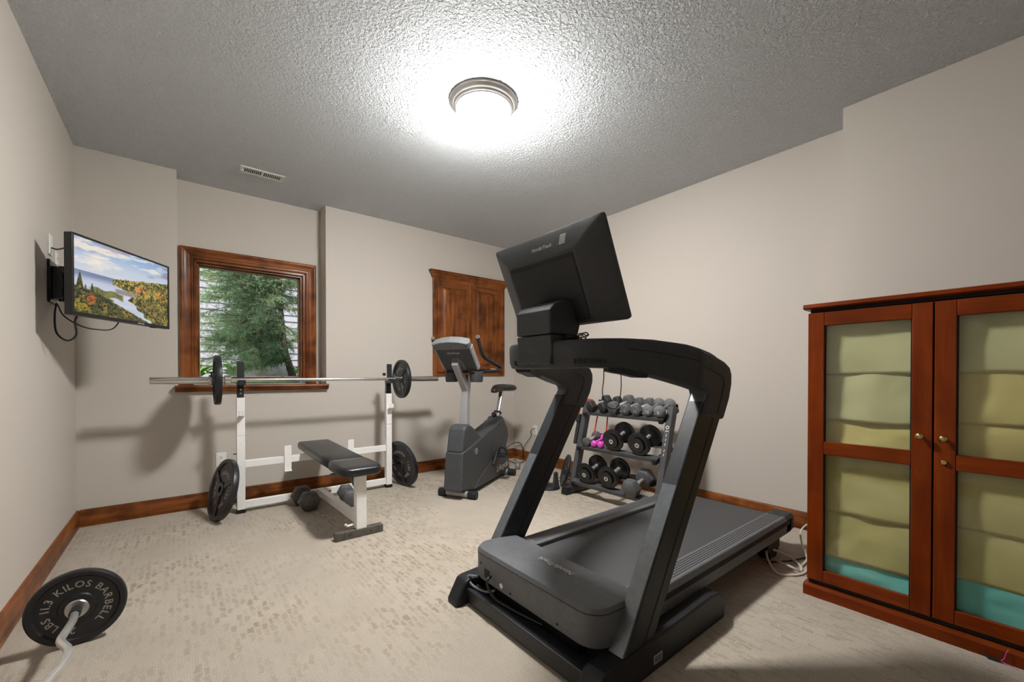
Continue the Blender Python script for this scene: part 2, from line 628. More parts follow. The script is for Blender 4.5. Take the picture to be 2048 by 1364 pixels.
def baseboard(name, pts, mat):
    """pts: run of (x, y) with the room on the left-hand side"""
    rings = []
    P = [Vector((x, y, 0)) for x, y in pts]
    for i, p in enumerate(P):
        d0 = (P[i] - P[i - 1]).normalized() if i else None
        d1 = (P[i + 1] - P[i]).normalized() if i + 1 < len(P) else None
        n0 = Vector((-d0.y, d0.x, 0)) if d0 else None
        n1 = Vector((-d1.y, d1.x, 0)) if d1 else None
        if n0 and n1: nn = (n0 + n1) / (1 + n0.dot(n1))
        else: nn = n0 or n1
        rings.append([p + nn * u + Vector((0, 0, w)) for u, w in BP])
    mb = MB(); mb.loft(rings)
    return struct(mb.build(name, mat, smooth=30))


baseboard('baseboard_left', [(XL, YB - .0001), (XL, YR)], M['trim_y'])
baseboard('baseboard_back', [(XR - .0145, YB), (XL + .0145, YB)], M['trim_x'])
baseboard('baseboard_right', [(XJ, YR), (XJ, YJ), (XR, YJ), (XR, YB)], M['trim_y'])
baseboard('baseboard_rear', [(XL + .0145, YR), (XJ - .0145, YR)], M['trim_x'])


# ================================================================== window
win = empty('window_1', (0.527, NYB, 0.985), kind='structure')
wo_ = win.location


def frame_side(mb, prof, rect, side, y0):
    """one mitred side of a frame round rect=(x0,x1,z0,z1); prof: (outward u, towards-room depth d); y = y0 - d"""
    x0, x1, z0, z1 = rect
    rings = [[], []]
    for u, d in prof:
        A = {'l': ((x0 - u, z0 - u), (x0 - u, z1 + u)), 'r': ((x1 + u, z0 - u), (x1 + u, z1 + u)),
             't': ((x0 - u, z1 + u), (x1 + u, z1 + u)), 'b': ((x0 - u, z0 - u), (x1 + u, z0 - u))}[side]
        for k in (0, 1):
            rings[k].append(Vector((A[k][0], y0 - d, A[k][1])))
    mb.loft(rings)
    return mb


CASE = [(0, 0), (0, .012), (.006, .018), (.012, .0185), (.016, .014), (.022, .014), (.027, .019), (.034, .0205),
        (.060, .0215), (.066, .024), (.074, .028), (.084, .0285), (.0905, .026), (.0905, 0)]
for side in 'ltr':
    mb = MB(wo_)
    rect = (OX0, OX1, 0.99 if side != 't' else 0.99, OZ1)
    x0, x1, z0, z1 = rect
    if side == 't':
        frame_side(mb, CASE, rect, 't', NYB)
    else:
        rings = [[], []]
        s = -1 if side == 'l' else 1
        xe = x0 if side == 'l' else x1
        for u, d in CASE:
            rings[0].append(Vector((xe + s * u, NYB - d, z0)))
            rings[1].append(Vector((xe + s * u, NYB - d, z1 + u)))
        mb.loft(rings)
    mb.build('casing', M['trim_x'] if side == 't' else M['trim_z'], win, smooth=30)
# jamb: stepped wooden frame running back to the glass
for k, (ins, ya, yb) in enumerate(((0.0, NYB - .002, 4.40), (.016, 4.385, 4.43), (.028, 4.415, 4.50))):
    for side in 'ltrb':
        mb = MB(wo_)
        w = .022 if k < 2 else .014
        rect = (OX0 + ins + w, OX1 - ins - w, OZ0 + .02 + ins + w, OZ1 - ins - w)
        prof = [(0, 0), (0, yb - ya), (w - .0005, yb - ya), (w - .0005, 0)]
        prof = [(u, d) for u, d in prof]
        frame_side(mb, prof, rect, side, yb)
        mb.build('jamb' if k < 2 else 'sash_rail', M['trim_z'] if side in 'lr' else M['trim_x'], win, smooth=0, bevel=.003)
gx0, gx1, gz0, gz1 = OX0 + .042, OX1 - .042, OZ0 + .062, OZ1 - .042
mb = MB(wo_); mb.box(gx0 - .004, gx1 + .004, 4.455, 4.459, gz0 - .004, gz1 + .004)
mb.build('pane', M['glass'], win, smooth=0)
for side in 'ltrb':     # pale glazing bead
    mb = MB(wo_)
    frame_side(mb, [(0, 0), (0, .006), (.004, .006), (.004, 0)], (gx0 + .003, gx1 - .003, gz0 + .003, gz1 - .003), side, 4.455)
    mb.build('glazing_bead', M['white_plastic'], win, smooth=0)
mb = MB(wo_); mb.box(.70, .86, 4.412, 4.43, 1.012, 1.04)
mb.cyl((.72, 4.405, 1.04), (.77, 4.40, 1.052), .006); mb.cyl((.80, 4.405, 1.04), (.85, 4.40, 1.046), .006)
mb.build('latch', M['cord_brown'], win)
# stool (sill board) with moulded nose
# board is notched round the niche: only the nose projects past the wall face
mb2 = MB(wo_)
mb2.prism([(4.1695, .9405), (4.135, .935), (4.13, .945), (4.125, .955), (4.115, .963), (4.11, .972), (4.113, .983), (4.12, .986), (4.1695, .986)], -.022, 1.100, 'x')
mb2.box(NX0 + .001, NX1 - .001, 4.1695, NYB - .0005, .9405, .986)
mb2.build('sill', M['trim_x'], win, smooth=30)

# ================================================================== ceiling light
lx, ly = 1.40, 2.012
lamp = empty('ceiling_light', (lx, ly, ZC), label='flush round ceiling light with glowing frosted dome and nickel rim', cat='lamp')
mb = MB()
mb.lathe([(0, 0), (.197, 0), (.199, -.005), (.196, -.010), (.190, -.013), (.188, -.018), (.183, -.026), (.178, -.030), (.174, -.032), (.172, -.037), (.167, -.042), (.164, -.043),
          (.162, -.049), (.157, -.051), (.155, -.046), (.10, -.03), (0, -.03)], None, 64)
mb.build('rim', M['nickel'], lamp, smooth=25)
mb = MB()
prof = [(.155, -.048)]
for k in range(1, 13):
    a = k / 12 * PI / 2
    prof.append((.155 * math.cos(a) if k < 12 else 0, -.048 - .103 * math.sin(a)))
mb.lathe(prof, None, 48)
mb.build('dome', M['dome'], lamp, smooth=60)
mb = MB(); mb.lathe([(0, -.150), (.011, -.150), (.011, -.154), (.007, -.157), (.008, -.163), (.005, -.168), (0, -.169)], None, 20)
mb.build('finial', M['nickel'], lamp)

# ================================================================== ceiling vent
vent = empty('ceiling_vent', (.527, 3.825, ZC), label='white slotted air register in the ceiling above the window', cat='vent')
mb = MB()
W, D = .152, .062
mb.box(-W, W, -D, -D + .026, -.006, 0); mb.box(-W, W, D - .026, D, -.006, 0)
mb.box(-W, -W + .024, -D + .026, D - .026, -.006, 0); mb.box(W - .024, W, -D + .026, D - .026, -.006, 0)
mb.box(-.009, .009, -D + .026, D - .026, -.006, 0)
mb.build('frame', M['vent_white'], vent, smooth=0, bevel=.0015)
mb = MB(); mb.box(-W + .024, W - .024, -D + .026, D - .026, -.0008, -.0002)
mb.build('duct', M['groove'], vent, smooth=0)
slat = None
for s in (-1, 1):
    for k in range(9):
        x = s * (.009 + .0128 * (k + .9))
        if slat is None:
            mb = MB(); mb.box(-.0024, .0024, -D + .026, D - .026, -.0048, -.001)
            slat = mb.build('slat', M['vent_white'], vent, smooth=0)
            slat.location = (x, 0, 0)
        else: share(slat, 'slat', vent, (x, 0, 0))
mb = MB(); mb.box(-W + .012, -W + .028, -.004, .004, -.014, -.006)
mb.build('lever', M['vent_white'], vent, smooth=0, bevel=.001)


# ================================================================== outlets
def outlet(loc, rotz, label, sockets=True, group=None):
    """cover plate; local -y faces the room"""
    o = empty('wall_outlet', loc, rotz, label, 'outlet', group)
    mb = MB(); mb.box(-.036, .036, -.006, 0, -.0585, .0585)
    p = mb.build('cover_plate', M['white_plastic'], o, smooth=0, bevel=.003)
    if sockets:
        for dz in (-.02, .02):
            mb = MB()
            mb.lathe([(0, 0), (.0165, 0), (.0155, .0025), (0, .0025)], Matrix.Translation((0, -.006, dz)) @ rot_to((0, -1, 0)), 20)
            s = mb.build('socket', M['white_plastic'], o)
            m2 = MB()
            m2.box(-.0075, -.005, -.0092, -.0084, dz - .002, dz + .007); m2.box(.005, .0075, -.0092, -.0084, dz - .002, dz + .007)
            m2.cyl((0, -.0092, dz - .008), (0, -.0084, dz - .008), .0026, n=10)
            m2.build('slot', M['groove'], s)
    return o


outlet((.269, YB, .371), 0, 'white duplex outlet on the back wall left of the weight bench')
outlet((XR, 3.76, .40), -PI / 2, 'white outlet low on the right wall beside the exercise bike')
outlet((XL, 3.455, 1.80), PI / 2, 'white cover plate on the left wall above the tv mount', sockets=False)
outlet((XL, 3.60, 1.735), PI / 2, 'white outlet on the left wall tucked behind the tv')

# ================================================================== television on a swing arm
tv = empty('television', (-.235, 3.357, 1.378), math.radians(57.7),
           'black flat television on a wall arm showing a lake and autumn forest', 'television')
TW, TH = .70, .423
mb = MB(); mb.box(-TW / 2, TW / 2, .004, .038, 0, TH)
mb.build('housing', M['tv_plastic'], tv, smooth=0, bevel=.004)
mb = MB(); mb.box(-TW / 2 + .09, TW / 2 - .09, .038, .075, .04, TH - .10)
mb.build('back_cover', M['tv_plastic'], tv, smooth=0, bevel=.012)
for (x0, x1, z0, z1) in ((-TW / 2, TW / 2, 0, .018), (-TW / 2, TW / 2, TH - .011, TH), (-TW / 2, -TW / 2 + .011, .018, TH - .011), (TW / 2 - .011, TW / 2, .018, TH - .011)):
    mb = MB(); mb.box(x0, x1, -.002, .004, z0, z1)
    mb.build('bezel', M['tv_plastic'], tv, smooth=0, bevel=.001)
mb = MB(); text_mesh(mb, 'SAMSUNG', Matrix.Translation((.10, -.0025, .0085)) @ rot_to((0, -1, 0)), .011, bold=.0004)
mb.build('lettering', M['letter'], tv, smooth=0)
mb = MB(); mb.box(.20, .235, .0, .02, -.006, 0)
mb.build('sensor', M['tv_plastic'], tv, smooth=0, bevel=.002)


def vnoise(X, Y, seed, octaves=4):
    """smooth value noise on arrays"""
    r = np.random.default_rng(seed)
    T = r.random((64, 64))
    out = np.zeros_like(X); amp = 1.0; tot = 0
    fx = 1.0
    for _ in range(octaves):
        x, y = X * fx, Y * fx
        xi, yi = np.floor(x).astype(int), np.floor(y).astype(int)
        u, v = x - xi, y - yi
        u, v = u * u * (3 - 2 * u), v * v * (3 - 2 * v)
        g = lambda a, b_: T[a % 64, b_ % 64]
        out += amp * ((g(xi, yi) * (1 - u) + g(xi + 1, yi) * u) * (1 - v) + (g(xi, yi + 1) * (1 - u) + g(xi + 1, yi + 1) * u) * v)
        tot += amp; amp *= .5; fx *= 2
    return out / tot


def tv_picture(U, V):
    """lake, wooded headland, river and a cloudy sky; u to the right, v up; sRGB"""
    def C(*c): return np.array(c) / 255.0

    def mixin(img, col, k): return img * (1 - k[..., None]) + col * k[..., None]
    sm = lambda a, e0, e1: (lambda t: t * t * (3 - 2 * t))(np.clip((a - e0) / (e1 - e0), 0, 1))
    img = np.zeros(U.shape + (3,))
    hor = .565
    s = np.clip((V - hor) / (1 - hor), 0, 1)
    img[:] = C(196, 206, 220)
    img = mixin(img, C(138, 170, 212), sm(s, .25, 1.0))
    # layered clouds: cream banks with violet undersides
    c1 = vnoise(U * 3.0 + 2.3, V * 9 - U * 1.2, 3, 6)
    c2 = vnoise(U * 2.4 + 7.1, V * 11 - U * 1.6 + .5, 8, 6)
    img = mixin(img, C(226, 220, 218), sm(c1, .44, .62) * .95)
    img = mixin(img, C(146, 140, 160), sm(c2, .50, .66) * (.35 + .55 * sm(U, .1, .6)) * sm(s, .05, .3))
    img = mixin(img, C(240, 232, 218), sm(vnoise(U * 5 + 3, V * 16 - U * 2, 12, 5), .58, .74) * .8)
    img = mixin(img, C(214, 212, 216), sm(s, .22, .0) * .8)
    # far shore and lake
    w = V < hor
    t = np.clip((hor - V) / .26, 0, 1)
    lake = C(118, 132, 168) * np.ones(U.shape + (1,))
    lake = mixin(lake, C(196, 202, 218), sm(t, .05, .55))
    lake = lake + (vnoise(U * 4, V * 46, 5, 3)[..., None] - .5) * .10
    img = np.where(w[..., None], lake, img)
    n1 = vnoise(U * 70, V * 46, 21, 4)
    n2 = vnoise(U * 24, V * 18, 31, 3)
    n3 = vnoise(U * 120, V * 64, 41, 2)
    n4 = vnoise(U * 9, V * 8, 61, 3)
    jag = .030 * (vnoise(U * 95, U * 0, 51, 2) - .5)

    def forest(img, k, gold, bright=1.0):
        f = np.ones(U.shape + (1,)) * C(50, 60, 34)
        f = mixin(f, C(92, 98, 50), sm(n1, .40, .62))
        f = mixin(f, C(176, 146, 62), sm(n2 + (n3 - .5) * .5, .62 - gold * .2, .78 - gold * .2) * .9)
        f = mixin(f, C(188, 124, 56), sm(n4 + (n3 - .5) * .3, .62, .72) * gold)
        f = mixin(f, C(28, 36, 26), sm(n1 + (n3 - .5) * .4, .48, .30))
        return mixin(img, f * bright, k)
    # headland: tip in the middle, rising and widening to the right
    top = .555 + .15 * np.clip((U - .36) / .64, 0, 1) ** 1.1 + jag + .03 * sm(U, .34, .42) - .02
    bot = .475 - .10 * np.clip((U - .36) / .3, 0, 1) - .75 * np.clip(U - .56, 0, 1) + .02 * (n2 - .5)
    k = sm(V, bot - .006, bot + .006) * sm(top - V, -.004, .006) * sm(U, .345, .36)
    img = forest(img, k, 1.0, 1.12)
    # river in the middle, sandy shallows above it
    rv = (V < .40) & (U > .36) & (U < .78)
    img = mixin(img, C(150, 134, 132), sm(V, .355, .365) * sm(.425 - V, -.005, .005) * sm(U, .36, .40) * sm(.60 - U + (V - .39) * 2, -.01, .02))
    # right woods
    edge = .52 + .26 * np.clip((.30 - V) / .30, 0, 1) + .018 * np.sin(V * 60) + .02 * (n2 - .5)
    k = sm(U, edge, edge + .008) * sm(.36 + .12 * (U - .5) + jag * 2 - V, -.004, .01)
    img = forest(img, k, .45, 1.0)
    # marsh
    k = sm(.385 - .05 * U + .012 * np.sin(U * 40) - V, -.005, .01) * sm(V, .245 + .03 * np.sin(U * 21), .27 + .03 * np.sin(U * 21)) * sm(.46 - U, -.01, .015)
    img = mixin(img, C(112, 112, 66) * (.75 + .5 * n2[..., None]), k * sm(U, .1, .2))
    k = sm(.25 + .02 * np.sin(U * 26) - V, -.005, .01) * sm(V, .15, .17) * sm(.40 - U + .06 * np.sin(V * 50), -.01, .015)
    img = mixin(img, C(104, 104, 58) * (.75 + .5 * n2[..., None]), k)
    # near firs on the left
    prof = .33 - .55 * np.clip(U - .16, 0, 1) + .03 * (n3 - .5)
    for cx, hgt, wd in ((.052, .555, .040), (.158, .44, .036), (.100, .40, .045), (.205, .385, .036), (.012, .36, .05), (.245, .27, .05), (.30, .19, .06), (.37, .11, .08)):
        prof = np.maximum(prof, hgt - np.abs(U - cx) / wd * .26 + .045 * (n3 - .5))
    k = sm(prof - V, -.004, .004)
    img = forest(img, k, .15, .85)
    k = sm(1.05 - ((U - .150) / .050) ** 2 - ((V - .215) / .070) ** 2, 0, .3) * sm(n3, .36, .5)
    img = mixin(img, C(184, 96, 48) * (.75 + .4 * n1[..., None]), k)
    k = sm(1.0 - ((U - .05) / .07) ** 2 - ((V - .10) / .10) ** 2, 0, .4) * sm(n3, .42, .56)
    img = mixin(img, C(160, 140, 48) * (.7 + .5 * n1[..., None]), k)
    return np.clip(img, 0, 1)


gw, gh = 384, 216
u_ = np.linspace(0, 1, gw); v_ = np.linspace(0, 1, gh)
U, V = np.meshgrid(u_, v_)
pic = tv_picture(U, V)
lin = np.where(pic <= .04045, pic / 12.92, ((pic + .055) / 1.055) ** 2.4)
sx0, sx1, sz0, sz1 = -TW / 2 + .011, TW / 2 - .011, .018, TH - .011
vs = [(sx0 + (sx1 - sx0) * a, .002, sz0 + (sz1 - sz0) * c) for c in v_ for a in u_]
fs = [(j * gw + i, j * gw + i + 1, (j + 1) * gw + i + 1, (j + 1) * gw + i) for j in range(gh - 1) for i in range(gw - 1)]
mb = MB(); mb.v = vs; mb.f = fs
scr = mb.build('screen', attr_mat('tv_picture', emit=0.95), tv, smooth=0, recalc=False)
ca = scr.data.color_attributes.new('print', 'FLOAT_COLOR', 'POINT')
ca.data.foreach_set('color', np.concatenate([lin.reshape(-1, 3), np.ones((gw * gh, 1))], 1).astype(np.float32).ravel())

mount = empty('tv_mount', (XL, 3.47, 1.47), label='black articulated tv bracket screwed to the left wall', cat='bracket')
mo = mount.location
mb = MB(mo); mb.box(XL, XL + .012, 3.385, 3.56, 1.475, 1.71)
mb.build('wall_plate', M['tv_plastic'], mount, smooth=0, bevel=.002)
mb = MB(mo); mb.box(XL + .012, XL + .05, 3.43, 3.52, 1.50, 1.68)
mb.cyl((XL + .045, 3.475, 1.49), (XL + .045, 3.475, 1.69), .016)
mb.build('hinge', M['tv_plastic'], mount, bevel=.002)
mb = MB(mo)
back = Vector((-.235, 3.357, 0)) + Vector((-.845, .534, 0)) * .085
mb.beam((XL + .05, 3.475, 1.63), (-.45, 3.40, 1.63), .012, .04); mb.beam((XL + .05, 3.475, 1.55), (-.45, 3.40, 1.55), .012, .04)
mb.beam((-.45, 3.40, 1.59), (back.x, back.y, 1.59), .014, .05)
mb.cyl((-.45, 3.40, 1.52), (-.45, 3.40, 1.66), .013)
mb.build('arm', M['tv_plastic'], mount, bevel=.002)
for dz in (0, .035):
    mb = MB(mo); mb.cyl((XL + .02, 3.45 + dz, 1.655), (XL + .065, 3.44 + dz, 1.655), .005)
    mb.build('bolt', M['chrome'], mount)

mb = MB(); mb.tube(catmull([(-.54, 3.47, 1.475), (-.53, 3.36, 1.40), (-.515, 3.30, 1.30), (-.47, 3.26, 1.255), (-.43, 3.22, 1.285), (-.425, 3.16, 1.36), (-.40, 3.20, 1.42)]), .0045, 8)
tag(mb.build('looping_cable', M['cord_black']), 'looping black cord hanging below the left edge of the tv', 'cord')
mb = MB(); mb.tube(catmull([(-.54, 3.49, 1.475), (-.50, 3.40, 1.40), (-.42, 3.31, 1.34), (-.35, 3.30, 1.325), (-.30, 3.33, 1.335), (-.275, 3.39, 1.39), (-.29, 3.41, 1.44)]), .0035, 8)
tag(mb.build('signal_cable', M['cord_black']), 'thin black cable sagging under the tv towards its middle', 'cable')
mb = MB(); mb.tube(catmull([(-.556, 3.455, 1.785), (-.53, 3.45, 1.78), (-.49, 3.40, 1.785), (-.42, 3.30, 1.78)]), .004, 8)
tag(mb.build('aerial_cable', M['cord_black']), 'short black cable from the wall plate to the back of the tv', 'cable')

# ================================================================== wooden wall cabinet
wc = empty('wall_cabinet', (2.707, YB, 1.06), label='alder wood wall cabinet with two raised panel doors and crown moulding', cat='cabinet')
wo2 = wc.location
X0, X1, Z0, Z1 = 2.209, 3.205, 1.06, 2.165
yf = YB - .022
mb = MB(wo2)
mb.box(X0, X1, YB - .012, YB - .0005, Z0, Z1)
mb.build('body', M['trim_z'], wc, smooth=0)
for side, (a0, a1, c0, c1) in {'l': (X0, X0 + .05, Z0, Z1), 'r': (X1 - .05, X1, Z0, Z1)}.items():
    mb = MB(wo2); mb.box(a0, a1, yf, YB - .012, c0, c1); mb.build('stile', M['trim_z'], wc, smooth=0, bevel=.002)
for c0, c1 in ((Z0, Z0 + .045), (Z1 - .045, Z1)):
    mb = MB(wo2); mb.box(X0 + .05, X1 - .05, yf, YB - .012, c0, c1); mb.build('rail', M['trim_x'], wc, smooth=0, bevel=.002)
xm = (X0 + X1) / 2
for k, (a0, a1) in enumerate(((X0 + .046, xm - .002), (xm + .002, X1 - .046))):
    c0, c1 = Z0 + .041, Z1 - .041
    dr = empty('door', (0, 0, 0)); dr.parent = wc
    yd = yf - .018
    for side, (p0, p1, q0, q1, ax) in {'a': (a0, a0 + .065, c0, c1, 'z'), 'b': (a1 - .065, a1, c0, c1, 'z'),
                                       'c': (a0 + .065, a1 - .065, c0, c0 + .07, 'x'), 'd': (a0 + .065, a1 - .065, c1 - .07, c1, 'x')}.items():
        m2 = MB(wo2); m2.box(p0, p1, yd, yf - .0005, q0, q1)
        m2.build('stile' if ax == 'z' else 'rail', M['trim_' + ax], dr, smooth=0, bevel=.004)
    m2 = MB(wo2)
    r0 = (a0 + .063, a1 - .063, c0 + .068, c1 - .068)
    r1 = (a0 + .095, a1 - .095, c0 + .10, c1 - .10)
    ring = lambda r, y: [Vector((r[0], y, r[2])), Vector((r[1], y, r[2])), Vector((r[1], y, r[3])), Vector((r[0], y, r[3]))]
    m2.loft([ring(r0, yf - .001), ring(r0, yd + .010), ring((r0[0] + .008, r0[1] - .008, r0[2] + .008, r0[3] - .008), yd + .012), ring(r1, yd + .002), ring((r1[0] + .003, r1[1] - .003, r1[2] + .003, r1[3] - .003), yd + .0005)])
    m2.build('raised_panel', M['trim_z'], dr, smooth=20)
# crown with mitred returns
CR = [(0, 2.150), (.020, 2.150), (.022, 2.162), (.028, 2.168), (.034, 2.185), (.046, 2.203), (.052, 2.207), (.053, 2.222), (.060, 2.226), (.060, 2.235), (0, 2.235)]
rings = []
for (x, sx) in ((X0, -1), (X1, 1)):
    rings.append([Vector((x + sx * max(0, d - .012), YB - d, z)) for d, z in CR])
r0 = [Vector((X0 - max(0, d - .012), YB - .0005, z)) for d, z in CR]
r3 = [Vector((X1 + max(0, d - .012), YB - .0005, z)) for d, z in CR]
mb = MB(wo2); mb.loft([rings[0], rings[1]])
mb.build('crown', M['trim_x'], wc, smooth=30)
for rr, rw in ((rings[0], r0), (rings[1], r3)):
    mb = MB(wo2); mb.loft([rr, rw]); mb.build('crown_return', M['trim_y'], wc, smooth=30)


# ================================================================== weight plates
def weight_plate(name, R, T, loc, normal, up, label, group, texts, hub_r=.042, hole=.0255, ribs=3, mat='iron', letter='letter', lsize=None, twist=0.0):
    """plate centred at loc; normal = axis of the lettered face"""
    o = empty(name, loc, 0, label, 'weight plate', group)
    o.rotation_euler = (rot_to(normal, up)).to_euler()
    h = T / 2
    ri = R * .86
    side = [(hole, -h), (hub_r, -h), (hub_r + .004, -h * .45), (ri - .006, -h * .40), (ri, -h * .95), (R - .006, -h), (R - .001, -h * .75), (R, -h * .5),
            (R, h * .5), (R - .001, h * .75), (R - .006, h), (ri, h * .95), (ri - .006, h * .40), (hub_r + .004, h * .45), (hub_r, h), (hole, h), (hole, -h)]
    mb = MB(); mb.lathe(side, None, 56)
    mb.build('disc', M[mat], o, smooth=25)
    for k in range(ribs):
        a = twist + 2 * PI * k / ribs
        for s in (1, -1):
            m2 = MB()
            w0, w1 = .017, .026
            r0_, r1_ = hub_r - .002, ri
            z0, z1 = s * h * .3, s * h * .82
            q = [(-w0, r0_), (w0, r0_), (w1, r1_), (-w1, r1_)]
            m2.prism(q, min(z0, z1), max(z0, z1), 'z', Matrix.Rotation(-a, 4, 'Z'))
            m2.build('rib', M[mat], o, smooth=0, bevel=.002)
    ls = lsize or R * .17
    rt = (hub_r + ri) / 2 + ls * .05
    a_end = 0.0
    for s, a0 in texts:
        m2 = MB()
        if a0 is None: a0 = a_end + ls * .42 / rt          # carries on after the word before
        a_end = text_arc(m2, s, rt, a0, ls, h * .42 + .0012, bold=ls * .012)
        m2.build('lettering', M[letter], o, smooth=0)
    return o


D = math.radians
TXT45 = [('STANDARD', D(-66)), ('45', D(56)), ('LBS', D(82)), ('BARBELL', D(130)), ('20 KG', D(232))]
TXT25 = [('STANDARD', D(-64)), ('25', D(60)), ('LBS', D(84)), ('BARBELL', D(134)), ('25', D(236))]
BY, BZ = 3.74, 1.031
weight_plate('barbell_plate', .182, .040, (.222, BY, BZ), (-1, 0, 0), (0, 0, 1),
             'black iron plate on the left end of the bench barbell', 'plates on the barbell', [], ribs=0)
weight_plate('barbell_plate', .182, .040, (1.652, BY, BZ), (-1, 0, 0), (0, 0, 1),
             'lettered black iron plate on the right end of the bench barbell', 'plates on the barbell', TXT25, twist=D(42))
weight_plate('leaning_plate', .223, .042, (.252, 3.745, .219), (-.945, -.21, .245), (0, 0, 1),
             'large black iron plate leaning against the left upright of the bench', 'plates leaning on the bench', TXT45, twist=D(60), hub_r=.05)
weight_plate('leaning_plate', .223, .042, (1.662, 3.765, .219), (-.955, -.22, -.20), (0, 0, 1),
             'large black iron plate leaning against the right upright of the bench', 'plates leaning on the bench', TXT45, twist=D(60), hub_r=.05)

# ================================================================== barbell
bar = empty('barbell', (.94, BY, BZ), label='long chrome barbell lying across the bench uprights', cat='barbell')
bo = bar.location
mb = MB(bo); mb.cyl((.27, BY, BZ), (1.61, BY, BZ), .014, n=20); mb.build('shaft', M['chrome'], bar)
for s, xa, xb in ((-1, .285, -.155), (1, 1.595, 2.035)):
    mb = MB(bo); mb.cyl((xa, BY, BZ), (xb, BY, BZ), .0252, n=28); mb.build('sleeve', M['chrome'], bar, bevel=.002)
    mb = MB(bo); mb.cyl((xa + s * -.02, BY, BZ), (xa + s * .022, BY, BZ), .034, n=28); mb.build('collar', M['chrome'], bar, bevel=.003)
for k, xs in enumerate((.60, 1.28)):
    mb = MB(bo); mb.cyl((xs - .004, BY, BZ), (xs + .004, BY, BZ), .0143, n=20); mb.build('knurl_ring', M['steel'], bar)
# lock collar outside the left plate
clip = empty('lock_collar', (.185, BY, BZ), label='small chrome clamp collar on the barbell outside the left plate', cat='collar')
mb = MB(); mb.lathe([(.0256, -.014), (.036, -.014), (.038, -.01), (.038, .01), (.036, .014), (.0256, .014), (.0256, -.014)], rot_to((1, 0, 0)), 24)
mb.build('ring', M['steel'], clip)
mb = MB(); mb.cyl((0, -.02, .03), (0, -.035, .055), .005); mb.cyl((-.012, -.036, .056), (.012, -.036, .056), .004)
mb.build('screw', M['black_paint'], clip)

# ================================================================== weight bench
bench = empty('weight_bench', (.94, 3.3, 0), label='white steel weight bench with black padded seat and bar uprights', cat='weight bench')
bn = bench.location


def bpart(name, mat, bevel=.003, smooth=0):
    def deco(fn):
        mb = MB(bn); fn(mb)
        return mb.build(name, M[mat], bench, smooth=smooth, bevel=bevel)
    return deco


UY0, UY1 = 3.802, 3.856
for k, xc in enumerate((.372, 1.556)):
    w = .027
    @bpart('upright', 'white_metal')
    def _(mb): mb.box(xc - w, xc + w, UY0, UY1, .028, .60)
    @bpart('upright_sleeve', 'white_metal')
    def _(mb): mb.box(xc - w + .0, xc + w, UY0 + .001, UY1 - .001, .602, .893)
    @bpart('foot_cap', 'black_plastic')
    def _(mb): mb.box(xc - w - .002, xc + w + .002, UY0 - .002, UY1 + .002, 0, .030)
    # black bar holder: post, open hook and tall back plate
    @bpart('bar_holder', 'black_paint')
    def _(mb):
        mb.box(xc - .022, xc + .022, UY0 + .006, UY1 - .006, .893, 1.0)
        mb.box(xc - .024, xc + .024, BY - .03, UY1 - .006, .992, 1.0145)
        mb.box(xc - .024, xc + .024, BY - .036, BY - .028, .992, 1.03)
        mb.prism([(UY0 - .018, 1.0145), (UY0 + .0, 1.0145), (UY0 + .006, 1.165), (UY0 + .0, 1.172), (UY0 - .008, 1.172)], xc - .023, xc + .023, 'x')
    for dz in (.925, .955):
        @bpart('bolt', 'chrome', 0, 30)
        def _(mb): mb.cyl((xc, UY0 + .007, dz), (xc, UY0 - .001, dz), .006, n=12)
    # lower catch hook
    @bpart('catch_hook', 'white_metal', .002)
    def _(mb):
        mb.beam((xc, UY0 - .002, .745), (xc, UY0 - .055, .762), .04, .008)
        mb.beam((xc, UY0 - .055, .758), (xc, UY0 - .062, .80), .04, .006, (0, 1, 0))
    sgn = -1
    @bpart('pin', 'black_paint', .001, 30)
    def _(mb):
        mb.cyl((xc - w - .022, 3.83, 1.075 if k else .46), (xc - w + .0, 3.83, 1.075 if k else .46), .014 if k else .004, n=14)
@bpart('lower_crossbar', 'white_metal')
def _(mb): mb.box(.40, 1.528, 3.81, 3.852, .035, .088)
@bpart('upper_crossbar', 'white_metal')
def _(mb): mb.box(.40, 1.528, 3.81, 3.852, .350, .403)
for xc in (.695, 1.20):
    @bpart('side_bracket', 'white_metal', .002)
    def _(mb):
        mb.box(xc - .026, xc + .026, 3.80, 3.8095, .29, .49)
        mb.box(xc - .026, xc + .026, 3.775, 3.80, .283, .292)
@bpart('spine', 'white_metal')
def _(mb): mb.beam((.94, 3.812, .075), (.94, 2.80, .10), .05, .05)
@bpart('top_spine', 'white_metal')
def _(mb): mb.beam((.94, 3.856, .395), (.94, 2.95, .385), .045, .04)
@bpart('front_post', 'white_metal')
def _(mb): mb.box(.908, .974, 2.765, 2.825, .052, .41)
@bpart('front_foot', 'hex_rust')
def _(mb): mb.box(.775, 1.085, 2.76, 2.812, 0, .052)
for xb in (.86, 1.0):
    @bpart('bolt', 'groove', 0, 30)
    def _(mb): mb.cyl((xb, 2.7605, .026), (xb, 2.758, .026), .005, n=10)
for xb in (.86, 1.02):
    @bpart('bolt', 'steel', 0, 30)
    def _(mb): mb.cyl((xb, 3.8105, .062), (xb, 3.800, .062), .012, n=6)
@bpart('seat_bracket', 'bike_grey', .002, 30)
def _(mb):
    mb.tube(catmull([(.955, 3.15, .37), (.955, 2.95, .30), (.955, 2.83, .27), (.955, 2.80, .30)]), .012, 8)
    mb.cyl((.82, 3.05, .37), (1.06, 3.05, .37), .012)
@bpart('weight_peg', 'white_metal', 0, 30)
def _(mb): mb.tube([(.90, 2.80, .08), (.86, 2.80, .075), (.845, 2.80, .09)], .008, 8)


